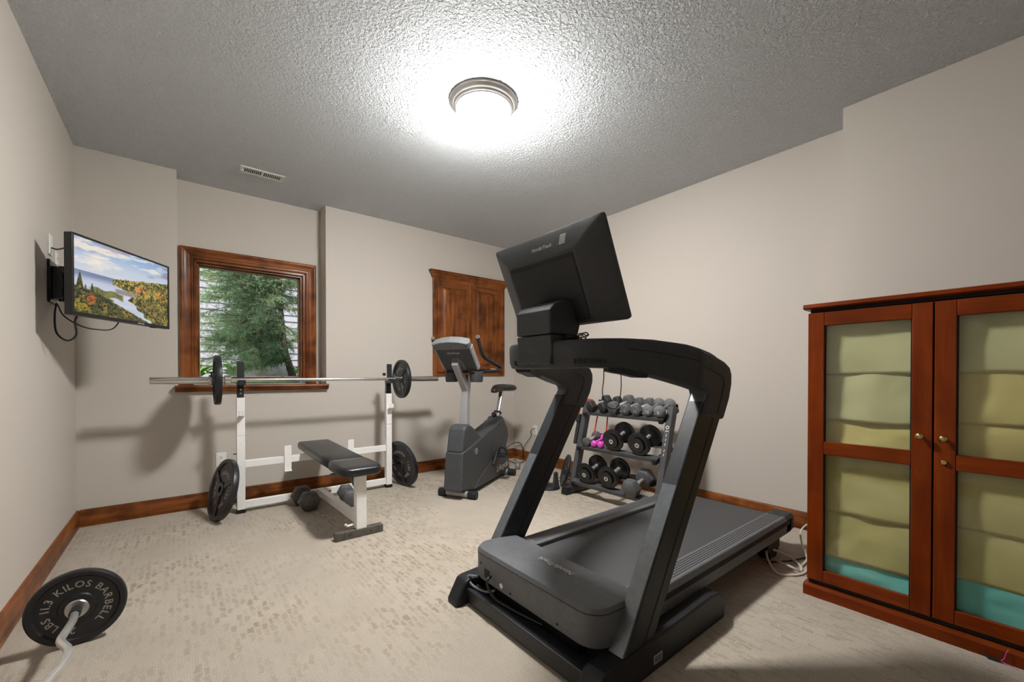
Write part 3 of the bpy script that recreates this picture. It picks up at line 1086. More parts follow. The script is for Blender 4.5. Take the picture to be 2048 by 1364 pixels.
def pad(name, rings_y, mat='vinyl'):
    """cushion lofted along y: list of (y, half width, z0, z1, corner)"""
    rings = []
    for y, hw, z0, z1, c in rings_y:
        ring = []
        for (sx, sz, a0) in ((1, 1, 0), (-1, 1, 90), (-1, -1, 180), (1, -1, 270)):
            for t in range(5):
                a = D(a0 + t * 22.5)
                ring.append(Vector((.94 + sx * (hw - c) + c * math.cos(a), y, ((z1 - c) if sz > 0 else (z0 + c)) + c * math.sin(a))))
        rings.append(ring)
    mb = MB(bn); mb.loft(rings)
    return mb.build(name, M[mat], bench, smooth=50)


# tapered seat with rounded nose, and back pad
pad('seat_pad', [(2.715, .085, .418, .452, .014), (2.722, .105, .412, .460, .018), (2.745, .125, .405, .467, .022), (2.79, .138, .404, .470, .024), (2.95, .138, .404, .470, .024), (3.035, .136, .404, .470, .024), (3.05, .128, .410, .462, .02)])
pad('back_pad', [(3.06, .122, .412, .462, .018), (3.07, .132, .405, .470, .024), (3.3, .134, .407, .472, .024), (3.7, .134, .415, .480, .024), (3.99, .134, .420, .485, .024), (4.02, .128, .424, .482, .022), (4.035, .112, .434, .472, .016)])


# ================================================================== dumbbells
def hex_prism(mb, c0, c1, r, tw=PI / 6, bev=.14):
    """bevelled hexagonal head between axial points c0 and c1"""
    c0, c1 = Vector(c0), Vector(c1)
    A = (c1 - c0); L = A.length
    Mx = Matrix.Translation(c0) @ rot_to(A, (0, 0, 1))
    rings = []
    for z, rr in ((0, r * .80), (r * bev, r), (L - r * bev, r), (L, r * .80)):
        rings.append([Mx @ Vector((rr * math.cos(tw + k * PI / 3), rr * math.sin(tw + k * PI / 3), z)) for k in range(6)])
    mb.loft(rings)


def hex_dumbbell(loc, rot, r, hl, gap, label, group, mat='hex_rubber', num=None, handle='satin', mark=True, roll=PI / 6):
    """axis along local x, centre of the handle at loc; the face at -x is the front one"""
    o = empty('hex_dumbbell', loc, 0, label, 'dumbbell', group)
    o.rotation_euler = rot
    for s in (-1, 1):
        mb = MB(); hex_prism(mb, (s * gap / 2, 0, 0), (s * (gap / 2 + hl), 0, 0), r, roll)
        hd = mb.build('head', M[mat], o, smooth=20, bevel=r * .06)
        if num and s < 0:
            m2 = MB(); text_mesh(m2, num, Matrix.Translation((s * (gap / 2 + hl) - .0006, 0, 0)) @ rot_to((s, 0, 0), (0, 0, 1)), r * .75, bold=r * .01)
            m2.build('lettering', M['letter_dim'], hd, smooth=0)
    mb = MB()
    pr = [(-.5, .011), (-.3, .0135), (0, .0155), (.3, .0135), (.5, .011)]
    mb.tube([(t * gap * 1.04, 0, 0) for t, _ in pr], [q for _, q in pr], 12)
    mb.build('handle', M[handle], o, smooth=60)
    return o


def round_dumbbell(loc, rot, r, hl, gap, label, group, mat, num=None, hr=.014):
    o = empty('round_dumbbell', loc, 0, label, 'dumbbell', group)
    o.rotation_euler = rot
    for s in (-1, 1):
        mb = MB()
        Mx = Matrix.Translation((s * gap / 2, 0, 0)) @ rot_to((s, 0, 0), (0, 0, 1))
        mb.lathe([(0, 0), (hr * 1.3, 0), (r * .78, hl * .18), (r, hl * .40), (r * .99, hl * .62), (r * .78, hl * .92), (r * .60, hl), (0, hl)], Mx, 28)
        hd = mb.build('head', M[mat], o, smooth=40)
        if num and s < 0:
            m2 = MB(); text_mesh(m2, num, Matrix.Translation((s * (gap / 2 + hl) - .0006, 0, 0)) @ rot_to((s, 0, 0), (0, 0, 1)), r * .8, bold=r * .012)
            m2.build('lettering', M['letter'], hd, smooth=0)
    mb = MB(); mb.cyl((-gap * .53, 0, 0), (gap * .53, 0, 0), hr, n=14)
    mb.build('handle', M[mat], o)
    return o


def plate_dumbbell(loc, rot, r, label, group, gap=.145):
    """two stacked round plates at each end of a chrome handle"""
    o = empty('plate_dumbbell', loc, 0, label, 'dumbbell', group)
    o.rotation_euler = rot
    for s in (-1, 1):
        x = gap / 2
        for rr, w in ((r, .017), (r, .015), (r * .62, .013)):
            mb = MB()
            Mx = Matrix.Translation((s * x, 0, 0)) @ rot_to((s, 0, 0), (0, 0, 1))
            mb.lathe([(0, 0), (rr * .9, 0), (rr, w * .25), (rr, w * .75), (rr * .93, w), (rr * .88, w * .93), (0, w * .9)], Mx, 40)
            pl = mb.build('plate', M['urethane'], o, smooth=25)
            x += w + .001
        mb = MB()
        Mx = Matrix.Translation((s * (x - .001), 0, 0)) @ rot_to((s, 0, 0), (0, 0, 1))
        mb.lathe([(.010, 0), (.0185, 0), (.0185, .003), (.010, .003), (.010, 0)], Mx, 24)
        mb.build('end_ring', M['letter'], o, smooth=20)
    mb = MB()
    pr = [(-.5, .019), (-.25, .0155), (0, .018), (.25, .0155), (.5, .019)]
    mb.tube([(t * gap, 0, 0) for t, _ in pr], [q for _, q in pr], 14)
    mb.build('handle', M['satin'], o, smooth=60)
    return o


def aim(front, back):
    """euler so that local -x looks from back to front, local z up"""
    d = (Vector(back) - Vector(front)).normalized()
    y = Vector((0, 0, 1)).cross(d).normalized()
    z = d.cross(y)
    return Matrix((d, y, z)).transposed().to_euler()


hex_dumbbell((.793, 3.65, .078), aim((.80, 3.518, .07), (.787, 3.749, .07)), .082, .085, .12,
             'heavy rust-stained hex dumbbell on the carpet left of the bench spine', 'dumbbells under the bench', 'hex_rust', handle='satin', roll=0)
hex_dumbbell((1.093, 3.55, .068), aim((1.075, 3.42, .065), (1.10, 3.60, .065)), .072, .075, .12,
             'grey hex dumbbell on the carpet right of the bench spine', 'dumbbells under the bench', 'hex_rubber', roll=0)

# ================================================================== dumbbell rack
rack = empty('dumbbell_rack', (2.95, 2.17, 0), label='three tier charcoal steel dumbbell rack against the right wall', cat='rack')
ro = rack.location


def rpart(name, mat='rack_paint', bevel=.003, smooth=0):
    def deco(fn):
        mb = MB(ro); fn(mb)
        return mb.build(name, M[mat], rack, smooth=smooth, bevel=bevel)
    return deco


RYL, RYR = 2.60, 1.745
for yc in (RYL, RYR):
    @rpart('upright')
    def _(mb): mb.prism([(2.765, .05), (2.828, .05), (3.035, .815), (2.972, .825)], yc - .025, yc + .025, 'y')
    @rpart('foot')
    def _(mb): mb.box(2.72, 3.27, yc - .03, yc + .03, .012, .06)
    for x0, x1 in ((2.675, 2.74), (3.255, 3.30)):
        @rpart('foot_cap', 'black_plastic', .006)
        def _(mb): mb.prism([(x0, 0), (x1, 0), (x1 - .004, .068), (x0 + .012, .068)], yc - .037, yc + .037, 'y')
TIERS = [(2.775, .125), (2.857, .43), (2.94, .735)]
dx, dz = .165, .055
for xf, zf in TIERS:
    for k in (0, 1):
        @rpart('shelf_rail', bevel=.001)
        def _(mb):
            a, c = (xf - .035, zf - .004) if k == 0 else (xf + dx - .03, zf + dz)
            Mx = Matrix.Translation((a, 0, c)) @ Matrix.Rotation(-math.atan2(dz, dx), 4, 'Y')
            mb.box(0, .06, RYR + .024, RYL - .024, -.004, 0, Mx)
            mb.box(0, .004, RYR + .024, RYL - .024, -.03, -.004, Mx) if k == 0 else mb.box(.056, .06, RYR + .024, RYL - .024, -.004, .028, Mx)
    for s, yc in ((-1, RYL), (1, RYR)):
        @rpart('shelf_bracket', 'black_plastic', .003)
        def _(mb):
            Mx = Matrix.Translation((xf - .05, 0, zf - .012)) @ Matrix.Rotation(-math.atan2(dz, dx), 4, 'Y')
            y0, y1 = (yc - .060, yc - .026) if s < 0 else (yc + .026, yc + .060)
            mb.box(0, .26, y0, y1, -.038, -.0045, Mx)
# white print on the near upright's face
face = Vector((.205, 0, .775)).normalized()
nrm = Vector((-.775, 0, .205)).normalized()
pos = lambda z: Vector((2.765 + (z - .05) * .2671, RYR, z)) + nrm * .0008
Mf = lambda z: Matrix.Translation(pos(z)) @ rot_to(nrm, face)
ringo = [(.016 * math.cos(k * PI / 3 + PI / 6), .016 * math.sin(k * PI / 3 + PI / 6)) for k in range(6)]
mb = MB(ro)
mb.add([(x, y, 0) for x, y in ringo] + [(x * .55, y * .55, 0) for x, y in ringo],
       [(k, (k + 1) % 6, 6 + (k + 1) % 6, 6 + k) for k in range(6)], Mf(.665))
mb.build('emblem', M['letter'], rack, smooth=0)
for z, q in [(.637, [(-.014, -.004, 0), (.014, -.004, 0), (.014, .004, 0), (-.014, .004, 0)])] + [(z, [(-.004, -.010, 0), (.002, -.010, 0), (.005, .010, 0), (-.001, .010, 0)]) for z in (.605, .572, .538, .492, .460)]:
    mb = MB(ro); mb.add(q, [(0, 1, 2, 3)], Mf(z)); mb.build('print_mark', M['letter'], rack, smooth=0)

G3 = 'dumbbells on the top tier of the rack'
G2 = 'dumbbells on the middle tier of the rack'
G1 = 'dumbbells on the bottom tier of the rack'


def mid(a, b_): return tuple((Vector(a) + Vector(b_)) / 2)


def FB(yf_, yb_, xf, zf, r, flat=False, extra=0.0):
    """front and back head centres of a dumbbell of head radius r lying on the tier (xf, zf)"""
    rr = (r * .866 if flat else r) + .003
    sl = dz / dx
    f = Vector((xf - .03, yf_, zf - .03 * sl * .3 + rr + extra))
    bk_ = Vector((xf + .14, yb_, zf + .14 * sl + rr + extra))
    return f, bk_


xf, zf = TIERS[2]
f, k_ = FB(1.800, 1.812, xf, zf, .049)
round_dumbbell(mid(f, k_), aim(f, k_), .049, .058, .112, 'rightmost grey neoprene dumbbell on the top tier, marked 8', G3, 'neoprene', '8')
f, k_ = FB(1.900, 1.906, xf, zf, .049)
round_dumbbell(mid(f, k_), aim(f, k_), .049, .058, .112, 'grey neoprene dumbbell marked 10 on the top tier', G3, 'neoprene', '10')
f, k_ = FB(2.008, 1.996, xf, zf, .052, True)
hex_dumbbell(mid(f, k_), aim(f, k_), .052, .058, .112, 'worn grey hex dumbbell right beside the neoprene one marked 10', G3, 'hex_rubber', '15', roll=0)
f, k_ = FB(2.112, 2.092, xf, zf, .052, True)
hex_dumbbell(mid(f, k_), aim(f, k_), .052, .058, .112, 'worn grey hex dumbbell in the middle of the top tier', G3, 'hex_rubber', '15', roll=0)
f, k_ = FB(2.232, 2.204, xf, zf, .062, True)
hex_dumbbell(mid(f, k_), aim(f, k_), .060, .068, .115, 'biggest hex dumbbell on the top tier, under the hanging cable loop', G3, 'hex_rubber', None, roll=0)
f, k_ = FB(2.352, 2.318, xf, zf, .054, True)
hex_dumbbell(mid(f, k_), aim(f, k_), .052, .058, .112, 'dark hex dumbbell on the top tier second from its left end', G3, 'hex_dark', None, roll=0)
f, k_ = FB(2.490, 2.440, xf, zf, .058, True)
hex_dumbbell(mid(f, k_), aim(f, k_), .056, .060, .112, 'dark rubber hex dumbbell at the left end of the top tier', G3, 'hex_dark', None, roll=0)
xf, zf = TIERS[1]
f, k_ = FB(2.478, 2.490, xf, zf, .042, True)
hex_dumbbell(mid(f, k_), aim(f, k_), .042, .050, .105, 'small grey hex dumbbell left of the pink ones', G2, 'hex_rubber', None, roll=0)
f, k_ = FB(2.392, 2.405, xf, zf, .031)
round_dumbbell(mid(f, k_), aim(f, k_), .031, .040, .105, 'left one of the two small pink dumbbells', G2, 'pink', '3', .012)
f, k_ = FB(2.322, 2.345, xf, zf, .031)
round_dumbbell(mid(f, k_), aim(f, k_), .031, .040, .105, 'right one of the two small pink dumbbells', G2, 'pink', '3', .012)
f, k_ = FB(2.178, 2.186, xf, zf, .094)
plate_dumbbell(mid(f, k_), aim(f, k_), .094, 'black round plate dumbbell on the middle tier next to the pink ones', G2)
f, k_ = FB(1.928, 1.936, xf, zf, .094)
plate_dumbbell(mid(f, k_), aim(f, k_), .094, 'black round plate dumbbell on the middle tier by the printed upright', G2)
xf, zf = TIERS[0]
f, k_ = FB(2.400, 2.412, xf, zf, .092)
plate_dumbbell(mid(f, k_), aim(f, k_), .092, 'black round plate dumbbell at the left end of the bottom tier', G1)
f, k_ = FB(2.165, 2.175, xf, zf, .092, extra=.012)
plate_dumbbell(mid(f, k_), aim(f, k_), .092, 'black round plate dumbbell in the middle of the bottom tier', G1)
f, k_ = FB(1.935, 1.932, xf, zf, .078, True)
hex_dumbbell(mid(f, k_), aim(f, k_), .076, .082, .115, 'large grey hex dumbbell with steel handle on the bottom tier', G1, 'hex_rubber', None, roll=0)

# resistance bands, strap and loose plates round the rack
mb = MB(); mb.tube(catmull([(2.99, 2.48, .79), (2.985, 2.475, .70), (2.975, 2.49, .60), (2.965, 2.50, .50), (3.0, 2.505, .475)]), .006, 8)
mb.tube(catmull([(3.0, 2.385, .79), (2.995, 2.37, .70), (2.99, 2.375, .60), (2.985, 2.385, .51), (3.0, 2.40, .475)]), .006, 8)
tag(mb.build('exercise_band', M['red_rubber']), 'red rubber exercise band hanging inside the rack between two tiers', 'exercise band')
mb = MB(); mb.tube(catmull([(2.985, 2.665, .79), (2.955, 2.66, .77), (2.93, 2.655, .70), (2.93, 2.655, .63)]), .011, 8)
mb.tube(catmull([(2.985, 2.655, .80), (2.99, 2.60, .836), (2.995, 2.545, .835)]), .009, 8)
tag(mb.build('exercise_band', M['red_rubber']), 'red rubber exercise band looped over the left rack upright', 'exercise band')
strap = empty('strap_bundle', (2.91, 2.66, .43), label='bundle of black nylon straps hanging on the left rack upright', cat='strap')
mb = MB(strap.location)
mb.prism([(2.86, .43), (2.93, .43), (2.985, .62), (2.95, .69), (2.925, .69)], 2.632, 2.665, 'y')
mb.build('pouch', M['foam'], strap, smooth=0, bevel=.008)
mb = MB(strap.location); mb.prism([(2.90, .63), (2.985, .63), (2.99, .70), (2.915, .70)], 2.63, 2.67, 'y')
mb.build('handle', M['foam'], strap, smooth=0, bevel=.006)
mb = MB(strap.location)
for z in (.60, .555): mb.cyl((2.925, 2.632, z), (2.925, 2.668, z), .008, n=10)
mb.build('ring', M['chrome'], strap)

wp = weight_plate('floor_plate', .155, .028, (2.905, 2.80, .150), (-.74, .60, .26), (0, 0, 1), 'outer black plate leaning against the left side of the dumbbell rack', 'plates leaning on the dumbbell rack', [], ribs=0)
weight_plate('floor_plate', .140, .028, (2.975, 2.742, .137), (-.74, .62, .22), (0, 0, 1), 'inner black plate between the outer one and the rack upright', 'plates leaning on the dumbbell rack', [], ribs=0)
weight_plate('floor_plate', .125, .026, (3.10, 1.668, .125), (.1, -.98, .16), (0, 0, 1), 'black plate standing behind the printed rack upright on its right', 'plates leaning on the dumbbell rack', [], ribs=0)

# ================================================================== exercise bike
BA = math.atan2(.494, .869)
bike = empty('exercise_bike', (1.906, 3.129, 0), BA, 'charcoal upright exercise bike with silver posts standing before the wall cabinet', 'exercise bike')


def kpart(name, mat, fn, parent=None, smooth=35, bevel=0.0, segs=2):
    mb = MB(); fn(mb)
    return mb.build(name, M[mat], parent or bike, smooth=smooth, bevel=bevel, segs=segs)


def smooth_poly(pts, n=5):
    return [(p.x, p.y) for p in catmull([Vector((a, c, 0)) for a, c in pts], n, closed=True)]


low = [(-.110, .075), (-.075, .405), (.10, .445), (.30, .492), (.50, .540), (.64, .572), (.73, .600), (.80, .600), (.87, .560), (.93, .495), (.955, .42),
       (.925, .365), (.895, .325), (.93, .25), (.965, .14), (.985, .035), (.60, .035), (.16, .035), (.06, .058), (-.03, .07)]
housing = kpart('housing', 'bike_body', lambda mb: mb.prism(low, -.088, .088, 'y'), smooth=0, bevel=.016, segs=3)
hump = [(-.078, .400), (-.045, .545), (-.03, .595), (0, .628), (.06, .634), (.13, .605), (.21, .555), (.30, .490), (.30, .44)]
kpart('front_shroud', 'bike_body', lambda mb: mb.prism(hump, -.080, .080, 'y'), smooth=0, bevel=.02, segs=3)
kpart('rear_shroud', 'bike_body', lambda mb: mb.prism([(.62, .52), (.70, .595), (.76, .64), (.83, .635), (.90, .58), (.94, .50)], -.070, .070, 'y'), smooth=0, bevel=.02, segs=3)
# sculpted flare on the near flank and the crank
kpart('flank_panel', 'bike_body', lambda mb: mb.prism([(.12, .05), (.30, .15), (.52, .235), (.52, .06), (.30, .045)], -.094, -.086, 'y'), smooth=0, bevel=.004)
kpart('crank_cover', 'black_matte', lambda mb: mb.lathe([(0, 0), (.085, 0), (.09, .006), (.075, .012), (0, .012)], Matrix.Translation((.60, -.0875, .30)) @ rot_to((0, -1, 0)), 32))
for s, a in ((-1, D(-62)), (1, D(118))):
    ca_, sa = math.cos(a), math.sin(a)
    e = Vector((.60 + .15 * ca_ * (1 if s < 0 else 1), s * .115, .30 + .15 * sa))
    if s < 0:
        ce = Vector((.655, -.118, .285))
        kpart('crank_arm', 'black_paint', lambda mb: mb.beam((.60, -.108, .30), (.50, -.112, .19), .018, .028), bevel=.004, smooth=0)
        pe = kpart('pedal', 'black_plastic', lambda mb: mb.box(.55, .65, -.215, -.125, .258, .285), smooth=0, bevel=.008)
        kpart('pedal_strap', 'black_plastic', lambda mb: mb.tube(catmull([(.60, -.128, .275), (.585, -.14, .335), (.58, -.17, .35), (.585, -.20, .335), (.60, -.212, .275)]), .009, 8), pe)
    else:
        kpart('crank_arm', 'black_paint', lambda mb: mb.beam((.60, .100, .30), (.52, .108, .41), .018, .028), bevel=.004, smooth=0)
        kpart('pedal', 'black_plastic', lambda mb: mb.box(.47, .57, .12, .21, .398, .425), smooth=0, bevel=.008)
# badge and print
bd = kpart('badge', 'chrome', lambda mb: mb.lathe([(.020, 0), (.030, 0), (.030, .004), (.020, .004), (.020, 0)], Matrix.Translation((.17, -.0878, .378)) @ rot_to((0, -1, 0)), 28))
kpart('emblem', 'letter', lambda mb: text_mesh(mb, 'S', Matrix.Translation((.17, -.089, .378)) @ rot_to((0, -1, 0)), .035, bold=.001), bd, smooth=0)
kpart('lettering', 'letter', lambda mb: text_mesh(mb, 'Lifecycle', Matrix.Translation((.775, -.0888, .125)) @ rot_to((0, -1, 0)) @ Matrix.Rotation(D(3), 4, 'Z'), .085, bold=.0012, shear=.35), smooth=0)
for x, z in ((-.045, .388), (.62, .535), (.69, .553), (.05, .085)):
    kpart('screw', 'groove', lambda mb: mb.cyl((x, -.0875, z), (x, -.0895, z), .006, n=12))
# feet
for x, zc in ((-.01, .036), (.90, .036)):
    ft = kpart('foot_bar', 'bike_silver', lambda mb: mb.cyl((x, -.11, zc), (x, .11, zc), .029, n=24))
    for s in (-1, 1):
        kpart('foot_cap', 'black_plastic', lambda mb: mb.cyl((x, s * .105, zc), (x, s * .185, zc), .036, n=24), ft, bevel=.008)
# front post with the slanted console arm
kpart('front_post', 'bike_silver', lambda mb: mb.loft([[Vector((x - hx, -hy, z)), Vector((x + hx, -hy, z)), Vector((x + hx, hy, z)), Vector((x - hx, hy, z))]
      for x, z, hx, hy in ((.115, .60, .034, .040), (.120, .72, .032, .036), (.130, .84, .031, .032), (.145, .95, .032, .030), (.165, 1.07, .033, .029))]), smooth=0, bevel=.007, segs=3)
kpart('console_arm', 'bike_silver', lambda mb: mb.beam((.145, 0, .93), (-.055, 0, 1.175), .058, .062, (.75, 0, .6)), smooth=0, bevel=.008, segs=3)
# console slab
d_ = Vector((-.21, 0, .225)).normalized()
n_ = Vector((-.225, 0, -.21)).normalized()      # towards the front, where the camera stands
CM = Matrix.Translation((.06, 0, 1.115)) @ Matrix((Vector((0, -1, 0)), d_, n_)).transposed().to_4x4()
cons = kpart('console', 'bike_body', lambda mb: mb.loft([[CM @ Vector((sx * w, y, z)) for sx, y in ((-1, 0.0), (1, 0.0), (1.06, .30), (.6, .318), (0, .326), (-.6, .318), (-1.06, .30))]
      for z, w in ((-.055, .152), (-.02, .165), (.0, .163), (.014, .150))]), smooth=0, bevel=.006)
kpart('console_cap', 'bike_grey', lambda mb: mb.loft([[CM @ Vector((sx * w, y, z)) for sx, y in ((-1.05, .245), (1.05, .245), (1.07, .302), (.6, .322), (0, .331), (-.6, .322), (-1.07, .302))]
      for z, w in ((-.058, .156), (-.02, .170), (.006, .168), (.020, .154))]), cons, smooth=0, bevel=.006)
for s in (-1, 1):
    kpart('side_strip', 'bike_silver', lambda mb: mb.loft([[CM @ Vector((s * x, y, z)) for x, y, z in ((.158, .0, -.05), (.172, .0, -.045), (.172, .0, .004), (.158, .0, .008))],
          [CM @ Vector((s * x, y, z)) for x, y, z in ((.165, .25, -.05), (.181, .25, -.045), (.181, .25, .004), (.165, .25, .008))]]), cons, smooth=0, bevel=.004)
kpart('lettering', 'letter', lambda mb: text_mesh(mb, 'Life Fitness', CM @ Matrix.Translation((0, .205, .0146)), .027, bold=.0004, shear=.3), cons, smooth=0)
kpart('arm_socket', 'bike_grey', lambda mb: mb.loft([[CM @ Vector((x, y, z)) for x, y in ((-.06, .0), (.06, .0), (.058, .10), (.03, .145), (-.03, .145), (-.058, .10))] for z in (.012, .018)]), cons, smooth=0, bevel=.003)
kpart('display', 'screen_off', lambda mb: mb.box(-.12, .12, .07, .27, -.0565, -.0545, CM), cons, smooth=0)
for x in (-.15, 0, .15):
    kpart('screw', 'groove', lambda mb: mb.lathe([(0, .0), (.004, 0), (.004, .003), (0, .003)], CM @ Matrix.Translation((x, .272, .0195)), 10), cons)
kpart('console_tray', 'black_plastic', lambda mb: mb.box(.03, .18, -.14, .14, 1.085, 1.105), smooth=0, bevel=.008)
for s in (-1, 1):
    kpart('cup_holder', 'bike_body', lambda mb: mb.lathe([(0, 0), (.050, 0), (.056, .01), (.062, .095), (.058, .095), (.052, .012), (0, .012)], Matrix.Translation((.105, s * .125, 1.005)), 28))
    hb = kpart('handlebar', 'foam', lambda mb: mb.tube(catmull([(.10, s * .10, 1.098), (.16, s * .19, 1.104), (.26, s * .222, 1.108), (.355, s * .228, 1.114), (.392, s * .228, 1.130), (.365, s * .228, 1.150),
               (.21, s * .225, 1.185), (.07, s * .222, 1.222), (.015, s * .22, 1.268), (-.03, s * .22, 1.335), (-.062, s * .22, 1.385)], 6), .0165, 12))
    kpart('end_cap', 'chrome', lambda mb: mb.lathe([(0, 0), (.018, 0), (.018, .014), (.013, .022), (0, .025)], Matrix.Translation((-.060, s * .22, 1.382)) @ rot_to((-.55, 0, .83), (0, 1, 0)), 20), hb)
    kpart('grip_sensor', 'steel', lambda mb: mb.box(.20, .30, s * .222 - .013, s * .222 + .013, 1.115, 1.1255), hb, smooth=0, bevel=.003)
# seat tube, post, saddle
sd = Vector((.15, 0, .33)).normalized()
S0 = Vector((.795, 0, .53))
kpart('seat_tube', 'bike_silver', lambda mb: mb.beam(S0, S0 + sd * .155, .056, .056, (-.9, 0, .4)), smooth=0, bevel=.005)
kpart('seat_clamp', 'black_plastic', lambda mb: mb.beam(S0 + sd * .140, S0 + sd * .168, .066, .066, (-.9, 0, .4)), smooth=0, bevel=.006)
kn = kpart('adjust_knob', 'black_plastic', lambda mb: mb.cyl(S0 + sd * .10 + Vector((-.028, 0, .012)), S0 + sd * .10 + Vector((-.075, 0, .034)), .012, n=14))
kpart('knob_head', 'black_plastic', lambda mb: mb.cyl(S0 + sd * .10 + Vector((-.060, 0, .028)), S0 + sd * .10 + Vector((-.090, 0, .042)), .024, n=18), kn, bevel=.004)
kpart('seat_post', 'chrome', lambda mb: mb.beam(S0 + sd * .12, S0 + sd * .40, .042, .042, (-.9, 0, .4)), smooth=0, bevel=.005)


def saddle(mb):
    rings = []
    for x, hw, zt, zb in ((.735, .012, .905, .892), (.745, .03, .925, .882), (.785, .042, .945, .880), (.85, .055, .955, .890), (.92, .085, .956, .898),
                          (.98, .120, .962, .895), (1.04, .138, .968, .890), (1.08, .132, .962, .888), (1.11, .10, .945, .893), (1.118, .06, .93, .90)):
        ring = []
        for k in range(16):
            a = 2 * PI * k / 16
            c, s = math.cos(a), math.sin(a)
            c = math.copysign(abs(c) ** .7, c); s = math.copysign(abs(s) ** .7, s)
            ring.append(Vector((x, hw * c, (zt + zb) / 2 + (zt - zb) / 2 * s)))
        rings.append(ring)
    mb.loft(rings)


kpart('saddle', 'vinyl', saddle, smooth=60)

# ================================================================== treadmill
TM = empty('treadmill', (1.9, 1.28, 0), label='large black treadmill with curved uprights and a tilted screen seen from behind', cat='treadmill')
to = TM.location


def tpart(name, mat, fn, parent=None, smooth=35, bevel=0.0, segs=2):
    mb = MB(to); fn(mb)
    return mb.build(name, M[mat], parent or TM, smooth=smooth, bevel=bevel, segs=segs)


YC = 1.28
# ground frame
tpart('front_crossbar', 'black_paint', lambda mb: mb.box(1.045, 1.112, .915, 1.645, .008, .075), smooth=0, bevel=.006)
RAIL = [(.985, 0), (.988, .022), (1.036, .104), (1.06, .112), (1.30, .122), (1.76, .134), (1.82, .126), (1.865, .090), (1.88, .05), (1.876, 0)]
for y0, y1 in ((.838, .922), (1.638, 1.722)):
    tpart('base_rail', 'black_plastic', lambda mb: mb.prism(RAIL, y0, y1, 'y'), smooth=0, bevel=.010, segs=3)
lab = tpart('rating_label', 'sticker', lambda mb: mb.box(1.322, 1.376, .8366, .8378, .030, .062), smooth=0)
tpart('print', 'groove', lambda mb: [mb.box(1.326, 1.372, .8362, .8365, z, z + .003) for z in (.036, .042, .048, .054)], lab, smooth=0)
# uprights
for side, (y0, y1) in enumerate(((.846, .914), (1.646, 1.714))):
    ug = tpart('upright', 'black_paint', lambda mb: mb.prism([(1.135, .07), (1.305, .07), (1.872, .925), (1.690, .960)], y0, y1, 'y'), smooth=0, bevel=.006)
    tpart('front_strip', 'graphite', lambda mb: mb.prism([(1.130, .075), (1.138, .07), (1.716, .975), (1.706, .978)], y0 + .004, y1 - .004, 'y'), ug, smooth=0, bevel=.002)  # same painted steel as the upright, coloured lighter where light falls on it
    tpart('strip_cap', 'graphite', lambda mb: mb.prism([(1.700, .968), (1.712, .962), (1.730, .992), (1.720, 1.0)], y0 + .002, y1 - .002, 'y'), ug, smooth=0, bevel=.004)
    for yy in (y0 - .0006, y1 + .0006):
        tpart('trim_line', 'groove', lambda mb: mb.prism([(1.245, .08), (1.251, .08), (1.815, .935), (1.808, .937)], yy - .0004, yy + .0004, 'y'), ug, smooth=0)  # thin black strip standing in for the shade in a recessed groove
    EL = [(1.655, 1.045), (1.665, 1.022), (1.708, 1.006), (1.718, .985), (1.672, .905), (1.855, .875), (1.912, .965), (1.934, 1.03), (1.934, 1.072),
          (1.915, 1.105), (1.87, 1.127), (1.76, 1.155), (1.66, 1.172)]
    arm = tpart('elbow', 'black_matte', lambda mb: mb.prism(EL, y0 - .010, y1 + .010, 'y'), smooth=0, bevel=.014, segs=3)
    for yy in (y0 - .0105, y1 + .0105):
        tpart('seam', 'groove', lambda mb: mb.tube(catmull([(1.67, yy, 1.107), (1.72, yy, 1.095), (1.82, yy, 1.068), (1.848, yy, 1.045), (1.845, yy, 1.01), (1.79, yy, .905)]), .0022, 6), arm)


# console bar: bowed at the front, its two arms sweeping back and out to the elbows
CL = [(1.195, 0, .060, 1.095, 1.203), (1.205, .110, .060, 1.095, 1.204), (1.245, .205, .055, 1.097, 1.207), (1.33, .275, .050, 1.094, 1.209), (1.45, .325, .046, 1.067, 1.207),
      (1.60, .376, .049, 1.031, 1.192), (1.72, .397, .0465, 1.002, 1.168), (1.80, .399, .044, 1.0, 1.148)]


def bar_at(u):
    """u from -7 to 7 along the bar: centre, sideways unit vector, half width, z range"""
    a = abs(u); k = min(int(a), 6); f = a - k
    P = [Vector((c[0], c[1], 0)) for c in CL]
    ext = [Vector((P[1].x, -P[1].y, 0))] + P + [P[-1] * 2 - P[-2]]
    p0, p1, p2, p3 = ext[k], ext[k + 1], ext[k + 2], ext[k + 3]
    pos_ = .5 * ((2 * p1) + (p2 - p0) * f + (2 * p0 - 5 * p1 + 4 * p2 - p3) * f * f + (3 * p1 - p0 - 3 * p2 + p3) * f ** 3)
    tan = .5 * ((p2 - p0) + 2 * (2 * p0 - 5 * p1 + 4 * p2 - p3) * f + 3 * (3 * p1 - p0 - 3 * p2 + p3) * f * f)
    sg = 1 if u >= 0 else -1
    pos_ = Vector((pos_.x, YC + sg * pos_.y, 0)); tan = Vector((tan.x * sg, tan.y, 0)).normalized()
    out_ = Vector((-tan.y, tan.x, 0))           # towards the front / outside
    lerp = lambda q: CL[k][q] * (1 - f) + CL[k + 1][q] * f
    return pos_, out_, tan, lerp(2), lerp(3), lerp(4)


def console(mb):
    rings = []
    for q in range(57):
        c, o_, t_, hw, zb, zt = bar_at(-7 + q * .25)
        sec = ((.55, 0), (.80, .03), (.97, .25), (1.0, .75), (.96, .93), (.80, 1.0), (-.75, 1.0), (-.96, .92), (-1.0, .7), (-.96, .12), (-.75, 0))
        rings.append([Vector((c.x + o_.x * hw * a, c.y + o_.y * hw * a, zb + (zt - zb) * h)) for a, h in sec])
    mb.loft(rings)


